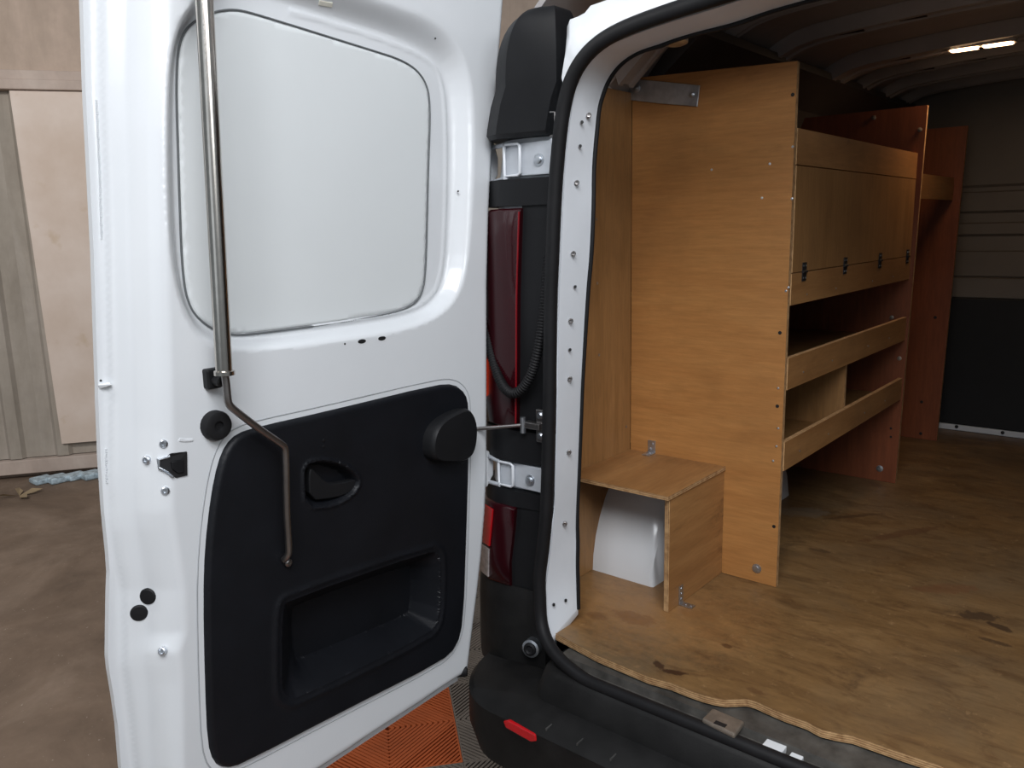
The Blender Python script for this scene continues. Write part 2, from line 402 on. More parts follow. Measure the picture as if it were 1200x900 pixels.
mb.loft(loops, closed=True, caps=True)
mb.build('door_jamb', M['jamb'], van, smooth=40)
mb = MB(); mb.tube([p + np.array((0, 0.004, 0)) + (lambda g: g/np.linalg.norm(g)*.004)(np.array(((p-q)[0], 0, (p-q)[2]))) for p, q in zip(inner, outer)], 0.0045, 8)
mb.build('jamb_edge_trim', M['rubber'], van, smooth=60)
# rubber seal round the opening, meeting along the sill
def offset_path(P, off, dy):
    out = []
    for k, p in enumerate(P):
        t = P[min(k+2, len(P)-1)] - P[max(k-2, 0)]; t = np.array((t[0], 0, t[2])); t /= np.linalg.norm(t)
        out.append(p + np.array((-t[2], 0, t[0]))*off + np.array((0, dy, 0)))
    return out
def even(P, n):
    L = np.cumsum([0] + [np.linalg.norm(b-a) for a, b in zip(P[:-1], P[1:])]); t = np.linspace(0, L[-1], n)
    return [np.array([np.interp(q, L, [p[k] for p in P]) for k in range(3)]) for q in t]
def relax(P, n):
    P = [np.array(p) for p in P]
    for _ in range(n): P = [P[0]] + [(P[k-1] + 2*P[k] + P[k+1])/4 for k in range(1, len(P)-1)] + [P[-1]]
    return P
half = even(outer, 241)[:121]
half = relax(half, 12)
seal = offset_path(half, .013, -.010)
seal = [p for p in seal if p[2] > .69]
seal[-1] = np.array((0, seal[-1][1], seal[-2][2]))
sillp = [at(u, v, 1, y) for u, v, y in [(633,700,-.035),(633,718,-.037),(635,737,-.045),(643,757,-.06),(657,775,-.071),(686,798,-.077)]]
ZS = sillp[-1][2]; sy = sillp[-1][1]
left = relax(even([np.array((0, sy, ZS)), np.array((-.3, sy, ZS))] + sillp[::-1] + seal[:4], 60), 3)
fullp = left + seal[4:]
fullp = fullp + [np.array((-p[0], p[1], p[2])) for p in fullp[::-1][1:]]
mb = MB(); mb.tube(fullp, 0.0138, 14, sx=1.25)
mb.build('door_seal', M['rubber'], van, smooth=60)
seal = seal + [np.array((-p[0], p[1], p[2])) for p in seal[::-1][1:]]
# x of the seal's outer side as a function of height (left side)
szs = np.array([p[2] for p in seal[:len(seal)//2]]); sxs = np.array([p[0] for p in seal[:len(seal)//2]])
def xs(z):
    o = np.argsort(szs); return float(np.interp(z, szs[o], sxs[o])) if z < 1.70 else float(np.interp(1.70, szs[o], sxs[o]))

def column(z, prof, push=0.0):
    x0 = xs(z); out = []
    for k, (a, b) in enumerate(prof):
        p = np.array((x0 + a, b, z))
        q0 = np.array(prof[max(k-1, 0)]); q1 = np.array(prof[min(k+1, len(prof)-1)]); t = q1 - q0; n = np.array((-t[1], t[0])); n = n/np.linalg.norm(n)
        if n[1] > 0 and abs(n[1]) > abs(n[0]): n = -n
        if n[0] > 0 and abs(n[0]) >= abs(n[1]): n = -n
        p[0] += n[0]*push; p[1] += n[1]*push
        out.append(p)
    return out
PROF = [(-.004,.0), (-.04,.0), (-.08,-.004), (-.110,-.010), (-.155,-.010), (-.192,.004), (-.218,.028), (-.236,.06), (-.246,.10), (-.252,.15), (-.256,.25)]
def shell(name, mat, zlist, prof, push, parent=van, smooth=50, taper=None, thick=.02, bevel=0):
    mb = MB(); loops = []
    for i, z in enumerate(zlist):
        pu = push if taper is None else taper[i]
        o = column(z, prof, pu); inn = column(z, prof, -thick)
        loops.append([tuple(p) for p in o] + [tuple(p) for p in inn[::-1]])
    mb.loft(loops)
    return mb.build(name, mat, parent, smooth=smooth, bevel=bevel)
# white pillar behind everything, then black covers in front
shell('rear_pillar', M['jamb'], [.50, .7, .9, 1.1, 1.3, 1.5, 1.66, 1.78], PROF, -.016, thick=.03)
PC = PROF[1:]
zc = [1.608, 1.615, 1.63, 1.67, 1.70, 1.72, 1.74, 1.76, 1.775, 1.79, 1.803, 1.815, 1.825, 1.833, 1.839, 1.842]
def cap():
    mb = MB(); loops = []
    for z in zc:
        k = 1.0 if z < 1.70 else max(0, 1 - ((z-1.70)/.1425)**2.4)**(1/2.4)
        pu = .026 if z > 1.61 else .018
        L = column(z, PC, pu); x0 = xs(z); cxm = x0 - .085
        L = [np.array((cxm + (p[0]-cxm)*.87*(0.28 + .72*k), p[1] + (1-k)*.035, z)) for p in L]
        for q in (3, 4): L[q][1] -= .012*k
        back = [np.array((p[0]*.98 + cxm*.02, max(p[1] + .03, .05), z)) for p in L[::-1]]
        loops.append([tuple(p) for p in L] + [tuple(p) for p in back])
    mb.loft(loops); return mb.build('upper_corner_cover', M['plastic'], van, smooth=35)
cap()
shell('upper_corner_trim', M['plastic'], [1.477, 1.49, 1.526, 1.53], PC, .006)
IN = [(-.004,.0), (-.04,.0), (-.08,-.004), (-.102,-.008)]
LN = [(-.099,-.008), (-.115,-.010), (-.155,-.010), (-.192,.004), (-.218,.028), (-.236,.06), (-.246,.10), (-.252,.15)]
shell('lamp_side_trim', M['plastic'], [1.012, 1.1, 1.2, 1.3, 1.4, 1.477], IN, .0)
shell('lamp_side_trim', M['plastic'], [.52, .6, .7, .8, .843], IN, .0)
shell('middle_corner_trim', M['plastic'], [.938, .945, 1.0, 1.008], PC, .006)
shell('lower_corner_trim', M['plastic'], [.835, .84, .868, .871], PC, .004)
shell('side_corner_panel', M['white'], [.6, .9, 1.2, 1.5, 1.6], [(-.238,.13), (-.248,.2), (-.256,.3)], .002)
# tail lamps
tl = shell('tail_lamp', M['red'], [1.012, 1.018, 1.1, 1.2, 1.3, 1.4, 1.466, 1.472], LN, .008, taper=[.004]+[.01]*6+[.004])
mb = MB(); e1 = [tuple(column(z, LN, .0125)[0] + np.array((-.002,0,0))) for z in np.linspace(1.02, 1.465, 12)]
mb.tube(e1, .0022, 8); mb.build('lens_rim', M['redrim'], tl, smooth=60)
mb = MB(); loops = []
for z in (1.07, 1.075, 1.15, 1.155):
    c_ = column(z, LN, .0135 if .0 < z-1.072 < .08 else .009); b_ = column(z, LN, .004); loops.append([tuple(p) for p in c_[3:6]] + [tuple(p) for p in b_[3:6][::-1]])
em = NT('emissive_tail_lens'); em.b.inputs['Base Color'].default_value = (0.8, 0.05, 0.02, 1); em.b.inputs['Emission Color'].default_value = (1.0, 0.09, 0.03, 1); em.b.inputs['Emission Strength'].default_value = 0.9  # orange red lens segment with weak emission
mb.loft(loops); tag(mb.build('lamp_segment', em.mat, tl, smooth=50), 'glowing orange red lamp segment')
tl2 = shell('tail_lamp', M['red'], [.642, .65, .7, .78, .83, .835], LN, .008, taper=[.002]+[.01]*4+[.004])
mb = MB(); loops = []
for z in (.73, .735, .815, .82):
    c_ = column(z, LN, .0135); b_ = column(z, LN, .004); loops.append([tuple(p) for p in c_[2:5]] + [tuple(p) for p in b_[2:5][::-1]])
mb.loft(loops); tag(mb.build('lamp_segment', M['redbright'], tl2, smooth=50), 'bright red reflector segment')
mb = MB(); loops = []
for z in (.655, .66, .715, .722):
    c_ = column(z, LN, .0135); b_ = column(z, LN, .004); loops.append([tuple(p) for p in c_[2:5]] + [tuple(p) for p in b_[2:5][::-1]])
mb.loft(loops); tag(mb.build('lamp_segment', M['clear'], tl2, smooth=50), 'clear lens segment')

# hinges in their pockets
def hinge(zlo, zhi, name='hinge'):
    zm = (zlo+zhi)/2; x0 = xs(zm); mb = MB(); h = (zhi-zlo)/2 - .004
    # leaf plate bolted to the pillar, curved front end
    poly = [(x0-.160, zm-h), (x0-.034, zm-h), (x0-.028, zm-h*.5), (x0-.026, zm), (x0-.030, zm+h*.6), (x0-.038, zm+h), (x0-.160, zm+h)]
    mb.prism(poly, 1, -.004, .012)
    lf = mb.build(name, M['hinge'], van, bevel=.002)
    mb = MB(); fr = [(x0-.154, zm+h*.95), (x0-.154, zm-h*.95), (x0-.119, zm-h*.95), (x0-.113, zm-h*.8), (x0-.113, zm+h*.8), (x0-.119, zm+h*.95)]
    mb.tube([(a, -.010, b) for a, b in fr + fr[:1]], .0035, 8); mb.build('hinge_loop', M['jamb'], lf, smooth=60)
    mb = MB(); mb.disc((x0-.070, -.004, zm-.004), (0,-1,0), [(.0125, 0), (.0125, .002), (.008, .0025), (.008, .007), (.006, .008), (.0, .008)], 16)
    mb.build('hinge_bolt', M['zinc'], lf, smooth=30)
    mb = MB(); mb.tube([(x0-.036, -.006, zm+h), (x0-.028, -.008, zm+h*.3), (x0-.026, -.008, zm-h*.2), (x0-.034, -.006, zm-h)], .003, 8)
    mb.build('hinge_rim', M['jamb'], lf, smooth=60)
hinge(1.531, 1.604); hinge(.873, .936)
# door check strap
xc = xs(1.03) - .022; mb = MB()
mb.box((xc-.028, -.014, .992), (xc-.002, -.004, 1.062)); mb.box((xc-.055, -.024, 1.02), (xc-.012, -.006, 1.034))
ck = mb.build('check_strap', M['rod'], van, bevel=.002)
for z in (1.006, 1.05):
    mb = MB(); mb.disc((xc-.015, -.014, z), (0,-1,0), [(.008,0), (.008,.003), (.005,.006), (0,.006)], 14); mb.build('strap_bolt', M['zinc'], ck, smooth=30)
mb = MB(); mb.disc((xc-.056, -.022, 1.043), (0,0,-1), [(.006,0), (.006,.034), (0,.034)], 12); mb.build('strap_pin', M['zinc'], ck, smooth=30)
mb = MB(); pa = Vector((xc-.05, -.02, 1.027)); pb_ = Vector((-.815, -.075, 1.012))
mb.tube([pa, pa.lerp(pb_, .5), pb_], .0042, 8); mb.build('strap_arm', M['rod'], ck, smooth=60)
# corrugated cable conduit
hp = [at(u, v, 1, y) for u, v, y in [(643,300,-.012),(640,335,-.016),(637,370,-.022),(632,405,-.03),(624,438,-.034),(612,457,-.036),(600,463,-.036),(588,452,-.03),(578,425,-.018),(572,395,-.005),(567,365,.012),(561,335,.03)]]
hp = smooth_path(hp, 2)
dense = []
for a, b in zip(hp[:-1], hp[1:]):
    n = max(2, int(np.linalg.norm(b-a)/.0014))
    dense += [a + (b-a)*k/n for k in range(n)]
mb = MB(); mb.tube(dense, lambda i: .0098 + .0014*math.sin(i*2*math.pi/4), 14)
mb.build('cable_conduit', M['rubber'], van, smooth=180)
# screws and holes of the jamb
def injamb(u, v):
    us = [(p[0][0], p[1][0], (p[0][1]+p[1][1])/2) for p in PAIRS]; us.sort(key=lambda t: t[2])
    a = np.interp(v, [t[2] for t in us], [t[0] for t in us]); b = np.interp(v, [t[2] for t in us], [t[1] for t in us])
    fr = (u-a)/(b-a); return at(u, v, 1, YO + (YI-YO)*fr - .008)
jn = np.array((.55, -.83, 0))
for u, v in [(690,135),(676,214),(672,297),(669,376),(668,444),(667,530),(662,614)]:
    mb = MB(); mb.disc(injamb(u, v), jn, [(.0048, -.004), (.0048, .001), (.0036, .002), (.0022, .0018), (0.002, -.0005), (0, -.0005)], 14); mb.build('jamb_screw', M['rod'], van, smooth=30)
for u, v in [(682,143),(680,171),(674,336),(668,410),(649,709),(663,704)]:
    mb = MB(); mb.disc(injamb(u, v), jn, [(.003, -.004), (.003, .0006), (0, .0008)], 12); mb.build('jamb_hole', M['black'], van, smooth=30)
# small striker bracket beside the cap
pz = at(649, 145, 1, -.03)
mb = MB(); mb.tube([pz + np.array((-.008, -.0, .022)), pz + np.array((.006, -.004, .02)), pz + np.array((.006, -.004, -.02)), pz + np.array((-.008, 0, -.022))], .002, 8); mb.build('wire_clip', M['rod'], van, smooth=60)
# roof header panel outside the seal
HO = [(663,66),(664,40),(665,24),(684,17),(691,7),(720,-3),(780,-22),(860,-40)]
ho = [at(u, v, 1, -.01) for u, v in HO]; 
ho += [np.array((-.1, -.01, ho[-1][2]+.01)), np.array((0, -.01, ho[-1][2]+.012))]
hi = [seal[i] for i in range(len(seal)//2) if seal[i][2] > 1.66]
def resamp(P, n):
    P = [np.array(p) for p in P]; L = np.cumsum([0]+[np.linalg.norm(b-a) for a, b in zip(P[:-1], P[1:])]); t = np.linspace(0, L[-1], n)
    return [np.array([np.interp(s_, L, [p[k] for p in P]) for k in range(3)]) for s_ in t]
hi = hi + [np.array((0, YO-.01, hi[-1][2]))]
A_ = resamp(ho, 40); B_ = resamp(hi, 40)
A_ += mir(A_); B_ += mir(B_)
mb = MB(); mb.loft([[a, a*.5+b*.5 + np.array((0,-.012,0)), b + np.array((0,.004,0)), b + np.array((0,.04,0)), a + np.array((0,.05,0))] for a, b in zip(A_, B_)])
mb.build('roof_header', M['white'], van, smooth=50)
# outer body and load bay shell
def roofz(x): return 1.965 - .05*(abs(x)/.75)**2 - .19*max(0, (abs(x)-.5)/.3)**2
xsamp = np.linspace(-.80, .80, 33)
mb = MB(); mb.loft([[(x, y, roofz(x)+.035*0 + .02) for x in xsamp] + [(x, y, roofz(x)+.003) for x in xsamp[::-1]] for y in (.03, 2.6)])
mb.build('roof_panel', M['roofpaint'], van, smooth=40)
lp = at(1150, 54, 2, 1.918); lw = .088
for k, (yc, w, dr) in enumerate([(.10,.10,.06), (.44,.10,.035), (.72,.06,.022), (1.02,.11,.035), (lp[1],.15,.042), (1.75,.10,.035), (2.02,.10,.035), (2.28,.08,.03)]):
    mb = MB(); loops = []
    for x in (xsamp[1:-1] if k else np.linspace(-.57, .57, 25)):
        z = roofz(x) + .002; e = min(1, (0.80-abs(x))/.12)
        drop = dr*min(1, e+.3)
        loops.append([(x, yc-w/2, z), (x, yc-w/2+.018, z-drop), (x, yc-w/6, z-drop), (x, yc-w/6+.004, z-drop+.006), (x, yc+w/6-.004, z-drop+.006), (x, yc+w/6, z-drop), (x, yc+w/2-.018, z-drop), (x, yc+w/2, z)])
    mb.loft(loops); rb = mb.build('roof_rib', M['roofpaint'], van, smooth=30)
    if k in (1, 3, 4, 5):
        for x in (-.42, -.27, -.02, .16):
            mb = MB(); zz = roofz(x) - dr + .004; mb.box((x-.032, yc-w/6+.012, zz), (x+.032, yc-w/6+.024, zz+.0035)); mb.build('rib_slot', M['black'], rb)
for sg in (-1, 1):
    nm = 'load_side_panel'
    mb = MB(); pr = [(sg*.80, .3), (sg*.80, 1.55), (sg*.79, 1.70), (sg*.77, 1.81)]
    mb.loft([[(a, y, z) for a, z in pr] + [(a + sg*.02, y, z) for a, z in pr[::-1]] for y in (.06, 2.6)])
    mb.build(nm, M['shaded_side'], van, smooth=40)
    mb = MB(); pr = [(sg*.90, .28), (sg*.93, .55), (sg*.93, 1.0), (sg*.86, 1.6), (sg*.80, 1.76), (sg*.75, 1.82)]
    mb.loft([[(a + sg*dx, y, z) for a, z in pr] + [(a + sg*(dx-.012), y, z) for a, z in pr[::-1]] for y, dx in ((.26, -.03), (.6, .0), (2.6, .03))])
    mb.build('body_side', M['white'], van, smooth=40)
    mb = MB(); mb.loft([[(sg*.80, y, 1.74 - .0), (sg*.80, y, 1.80), (sg*.60, y, 1.89), (sg*.60, y, 1.87), (sg*.70, y, 1.79), (sg*.73, y, 1.72)] for y in (.53, 2.39)])
    mb.build('roof_side_rail', M['shaded_side'], van, smooth=20)
mb = MB(); mb.box((-.9, .10, .33), (.9, 2.6, .555)); mb.build('underbody', M['black'], van)
# interior courtesy lamp
def rrect(cx_, cy_, hx, hy, r_, n=6):
    P = []
    for (sx, sy_, a0) in ((1,1,0), (-1,1,90), (-1,-1,180), (1,-1,270)):
        for k in range(n+1):
            a = math.radians(a0 + 90*k/n); P.append((cx_ + sx*(hx-r_) + r_*math.cos(a), cy_ + sy_*(hy-r_) + r_*math.sin(a)))
    return P
mb = MB(); mb.prism(rrect(lp[0], lp[1], lw, .024, .014), 2, lp[2]-.0015, lp[2]+.03)
lamp = mb.build('courtesy_lamp', pbr('lamp_bezel', (.7, .64, .56), .5), van, bevel=.002)
lem = NT('lit_lamp_lens'); lem.b.inputs['Emission Color'].default_value = (1.0, .62, .34, 1); lem.b.inputs['Emission Strength'].default_value = 9.0
for sx in (-1, 1):
    mb = MB(); mb.prism(rrect(lp[0] + sx*.042, lp[1], .038, .0195, .01), 2, lp[2]-.005, lp[2]-.001); mb.build('lamp_lens', lem.mat, lamp, bevel=.002)
mb = MB(); mb.box((lp[0]-.006, lp[1]-.012, lp[2]-.008), (lp[0]+.006, lp[1]+.012, lp[2]-.004)); mb.build('lamp_switch', M['plastic'], lamp, bevel=.002)
pl = bpy.data.lights.new('courtesy_lamp_bulb', 'AREA'); pl.shape = 'RECTANGLE'; pl.size = .16; pl.size_y = .03; pl.energy = 1.2; pl.color = (1.0, .66, .40)
plo = bpy.data.objects.new('courtesy_lamp_bulb', pl); COL.objects.link(plo); plo.location = (lp[0], lp[1], lp[2]-.02)
# round tie-down boss under the header
bp = at(790, 48, 2, 1.80)
mb = MB(); mb.disc((bp[0], bp[1], 1.80), (0,-.1,-1), [(.012, -.08), (.028, -.01), (.028, .003), (.02, .007), (.008, .007), (0, .004)], 20); mb.build('lashing_boss', M['zinc'], van, smooth=40)
# bulkhead
YB = 2.396
mb = MB(); pr = [(.57,0), (1.11,0), (1.12,-.012), (1.195,-.012), (1.2,.0), (1.205,-.008), (1.30,-.008), (1.305,.006), (1.36,.006), (1.37,-.008), (1.41,-.008), (1.415,.008), (1.45,.008), (1.46,-.006), (1.53,-.006), (1.535,0.004), (1.55,.004), (1.56,-.006), (1.70,-.006), (1.99,-.006)]
mb.loft([[(x, YB + y, min(z, roofz(x)+.01)) for z, y in pr] + [(x, YB + .03, min(z, roofz(x)+.01)) for z, y in pr[::-1]] for x in np.linspace(-.79, .79, 25)])
bk = mb.build('bulkhead', M['greypaint'], van, smooth=20)
mb = MB(); mb.box((-.77, YB-.03, .595), (.79, YB-.013, 1.118)); tag(mb.build('kick_panel', M['black'], bk, bevel=.004), 'black lower panel')
mb = MB(); mb.box((-.77, YB-.034, .571), (.79, YB-.013, .594)); tag(mb.build('floor_rail', M['jamb'], bk, bevel=.003), 'pale bottom rail')
for u, v in [(1121,500),(1175,507)]:
    p = at(u, v, 1, YB-.035); mb = MB(); mb.disc(p, (0,-1,0), [(.007,0), (.007,.002), (0,.003)], 12); mb.build('rail_bolt', M['black'], bk)
# wheel arch
def arch():
    mb = MB(); loops = []
    yc = .74; R0 = .43
    prof = [(-.79, .0), (-.79, 1.0), (-.70, 1.0), (-.66, .985), (-.625, .95), (-.603, .89), (-.592, .8), (-.586, .0)]
    # side profile of the arch: foot at y=.315, rising backwards in a gentle curve
    for k in range(25):
        t = k/24; a = math.pi*(1 - t)
        y = yc + .43*math.cos(a); h = min(.264, .37*abs(math.sin(a))) + .003
        loops.append([(x, y + (.025 if False else 0), ZF-.012 + h*s_ if s_ else ZF-.012) for x, s_ in prof])
    mb.loft(loops); return mb.build('wheel_arch', M['white'], van, smooth=50)
arch()
# tail end: sill plate, bumper
mb = MB()
ys = sy + .006
mb.loft([[(x, .10, .552), (x, ys+.022, .550), (x, ys+.018, .536), (x, ys+.0, .532), (x, ys, .40), (x, .10, .40)] for x in np.linspace(-.60, .60, 9)])
mb.build('sill', M['sill'], van, smooth=30)
for (a, b, z) in [((893,873),(915,884), .546), ((922,889),(934,898), .546), ((656,770),(667,775.5), .552)]:
    p = at(*a, 2, z); q = at(*b, 2, z)
    mb = MB(); mb.box((p[0], p[1]-.002, z-.02), (q[0], p[1]+(.022 if z < .55 else .003), z+.001)); tag(mb.build('bare_sill_patch', M['white'], van, bevel=.0015), 'white painted patch showing through the sill')
sp = [at(u, v, 2, .556)[:2] for u, v in [(835,829),(873,845),(861,861),(822,842)]]
mb = MB(); mb.prism([tuple(p) for p in sp], 2, .545, .556); stp = mb.build('door_striker', M['striker'], van, bevel=.004)
kp = at(844, 848, 2, .557); mb = MB(); mb.box((kp[0]-.011, kp[1]-.005, .5555), (kp[0]+.011, kp[1]+.006, .5565)); mb.build('striker_hole', M['black'], stp, bevel=.001)
def bumper():
    zt_, ye = .462, -.180
    def plan(front, xl, rad, yend, n=14):       # left half: from centre out to the corner and forward
        P = [(x, front) for x in np.linspace(0, xl+rad, 6)]
        for k in range(1, n+1):
            a = math.pi/2*k/n; P.append((xl + rad - rad*math.sin(a), front + rad*(1-math.cos(a))*1.25))
        P.append((xl, yend)); return P
    inn = plan(sy-.004, -.615, .05, .30); 
    inn2 = plan(sy-.022, -.63, .05, .30)
    step = plan(sy-.034, -.65, .06, .30)
    top = plan(ye+.012, -.835, .15, .32); edge = plan(ye, -.845, .16, .32); face = plan(ye-.002, -.845, .16, .32); low = plan(ye+.012, -.83, .15, .32); bot = plan(ye+.08, -.78, .13, .32)
    rows = [(inn, .54), (inn2, .525), (step, zt_+.012), (top, zt_), (edge, zt_-.012), (face, .38), (low, .325), (bot, .285)]
    full = []
    for P, z in rows:
        L = [(x, y, z) for x, y in P]; full.append([(-x, y, z) for x, y, z in L[::-1][:-1]] + L)
    mb = MB(); mb.loft(full, closed=False, caps=False)
    o = mb.build('rear_bumper', M['bumper'], van, smooth=40)
    s_ = o.modifiers.new('solid', 'SOLIDIFY'); s_.thickness = .006; s_.offset = -1
    return o
bmp = bumper()
for x in (-.545, -.47, -.395, -.32, -.245, -.17, -.095):
    mb = MB(); mb.box((x-.0016, -.172, .4600), (x+.0016, sy-.04, .4655)); mb.build('step_rib', M['wear'], bmp, bevel=.001)
rp = [at(u, v, 1, -.186) for u, v in [(588,846),(594,845),(626,862),(627,870),(621,871),(591,854)]]
mb = MB(); mb.prism([(p[0], p[2]) for p in rp], 1, -.1832, -.170); mb.build('bumper_reflector', M['redbright'], bmp, bevel=.003)
# corner below the lower lamp, with a door stop buffer
shell('bumper_corner', M['bumper'], [.44, .5, .6, .63, .645], PROF, .012, taper=[.012, .012, .010, .008, .004])
bpos = at(622, 760, 1, -.03)
mb = MB(); mb.disc(bpos, (.25,-1,.1), [(.020, -.03), (.020, .002), (.015, .004), (.0145, -.004)], 20); rg = mb.build('buffer_ring', M['zinc'], van, smooth=30)
mb = MB(); mb.disc(bpos, (.25,-1,.1), [(.0145, -.02), (.0145, .006), (.010, .009), (.006, .006), (0, .006)], 20); mb.build('buffer_socket', M['rubber'], van, smooth=30)

# ------------------------------------------------------------------ the open rear door
X0, XF, XR = -0.80, -0.875, -0.835
def poly_sdf(P, poly):
    """signed distance (positive inside) of points P (n,2) to a closed polygon"""
    poly = np.array(poly); dmin = np.full(len(P), 1e9); inside = np.zeros(len(P), bool)
    for a, b in zip(poly, np.roll(poly, -1, 0)):
        e = b - a; w = P - a
        t = np.clip((w @ e)/(e @ e + 1e-15), 0, 1); dd = w - t[:, None]*e
        dmin = np.minimum(dmin, (dd**2).sum(1))
        c = ((a[1] <= P[:, 1]) & (b[1] > P[:, 1])) | ((b[1] <= P[:, 1]) & (a[1] > P[:, 1]))
        xi = a[0] + (P[:, 1]-a[1])/(b[1]-a[1] + 1e-15)*(b[0]-a[0])
        inside ^= c & (P[:, 0] < xi)
    return np.where(inside, 1, -1)*np.sqrt(dmin)
def sm(t): t = np.clip(t, 0, 1); return t*t*(3-2*t)
def rounded(poly, it=2):
    P = [np.array(p, float) for p in poly]
    for _ in range(it):
        Q = []
        for a, b in zip(P, P[1:] + P[:1]): Q += [a*.75 + b*.25, a*.25 + b*.75]
        P = Q
    return [tuple(p) for p in P]
LEFT = [(93,-110),(95,-60),(97,0),(100,100),(105,200),(110,300),(113,400),(115,452),(115,465),(116.5,500),(118,540),(122,600),(127,650),(128.5,672),(127.5,700),(126.5,770),(128,785),(133,815),(138,850),(142,900),(148,950),(156,990),(172,1012)]
RIGHT = [(540,793),(545,780),(547,765),(550,740),(557,685),(562,640),(566,590),(568,540),(568,450),(568,330),(570,250),(574,165),(580,95),(587,0),(592,-60),(594,-110)]
FLIN = [(113,-110),(113,0),(114.5,100),(119,200),(122,300),(124,400),(126,470),(127,560),(130,620),(136,660),(141,690),(142,780),(150,840),(157,900),(170,980)]
EL = [(200,-110),(196,50),(193,150),(194,300),(198,420),(200,500),(200,600),(208,650),(214,690),(216,740),(209,765),(212,800),(213,900),(216,980)]
yl = onx(LEFT, XF); yr = onx(RIGHT, XR)
outline = yl + yr
zL = np.array([p[1] for p in yl])[::-1]; yL = np.array([p[0] for p in yl])[::-1]
zR = np.array([p[1] for p in yr]); yR = np.array([p[0] for p in yr])
fl = onx(FLIN, XF+.004); zFl = np.array([p[1] for p in fl])[::-1]; yFl = np.array([p[0] for p in fl])[::-1]
el = onx(EL, X0); zEl = np.array([p[1] for p in el])[::-1]; yEl = np.array([p[0] for p in el])[::-1]
RIM = onx([(196,70),(193,150),(194,250),(200,320),(213,370),(236,405),(280,414),(380,404),(480,388),(525,366),(547,330),(555,250),(558,150),(554,90),(538,48),(505,18),(450,-1),(380,-22),(300,-48),(258,-40),(228,0),(208,22)], X0)
FOOT = onx([(203,80),(203,200),(208,310),(222,362),(250,392),(290,397),(400,383),(478,370),(507,354),(521,325),(525,250),(526,150),(521,88),(500,62),(450,41),(390,22),(318,0),(270,-10),(228,15),(212,42)], X0-.03)
PAN = onx([(206,100),(209,200),(213,320),(221,360),(240,381),(267,393),(300,391),(400,377.5),(460,367),(484,358),(496,341),(499,300),(501,200),(504,122),(498,93),(476,72),(425,56),(300,17),(275,11),(250,14),(222,28),(209,50)], X0-.03)
TRIM = onx([(238,700),(240,640),(247,580),(255,542),(264,521),(277,508),(302,500),(380,482.5),(510,451),(532,450),(544,460),(547.5,476),(547.5,540),(545,620),(541.5,725),(534,757),(514,776),(395,836),(280,896),(262,900),(250,893),(243,870),(240,800)], X0)
RIM, FOOT = rounded(RIM, 2), rounded(FOOT, 2); PAN = rounded(PAN, 2); TRIM = rounded(TRIM, 1)
def door_h(P):
    P = np.atleast_2d(np.array(P, float)); y, z = P[:, 0], P[:, 1]
    h = np.zeros(len(P))
    # closing edge: flange, step, then the sloping flank in soft facets
    a = np.interp(z, zL, yL); b = np.interp(z, zFl, yFl); c = np.interp(z, zEl, yEl)
    u = (y - b)/(c - b)
    ramp = np.interp(u, [-.12, 0, .10, .38, .44, .72, .78, .94, 1.06], [-.075, -.073, -.058, -.047, -.044, -.016, -.0125, -.003, 0])
    h = np.where(u < 1.06, ramp, 0.0)
    # hinge edge and bottom edge flange
    dr = np.interp(z, zR, yR) - y
    h = np.minimum(h, np.interp(dr, [0, .012, .028, .036], [-.035, -.034, -.004, 0]))
    zb = np.interp(y, [yl[-1][0], yr[0][0]], [yl[-1][1], yr[0][1]])
    db = z - zb
    h = np.minimum(h, np.interp(db, [0, .022, .025, .031, .040], [-.030, -.029, -.020, -.003, 0]))
    dR = poly_sdf(P, RIM); dF = poly_sdf(P, FOOT)
    t = np.where(dR <= 0, 0, np.where(dF >= 0, 1, dR/(dR - dF + 1e-9)))
    h = np.minimum(h, 0) - .030*sm(t)*np.where(dR > 0, 1, 0)
    # ridge inside the foot
    h += .003*np.exp(-((dF - .008)/.003)**2)*np.where(dF > 0, 1, 0)*np.where(y > -.45, 1, 0)
    dP = poly_sdf(P, PAN)
    h = np.where(dP > .004, h - .010*sm((dP-.004)/.004), h)
    # swelling under the window
    dT = poly_sdf(P, TRIM)
    h = np.where(dT > .010, h*0 - .077*sm((dT-.010)/.006), h)
    return h
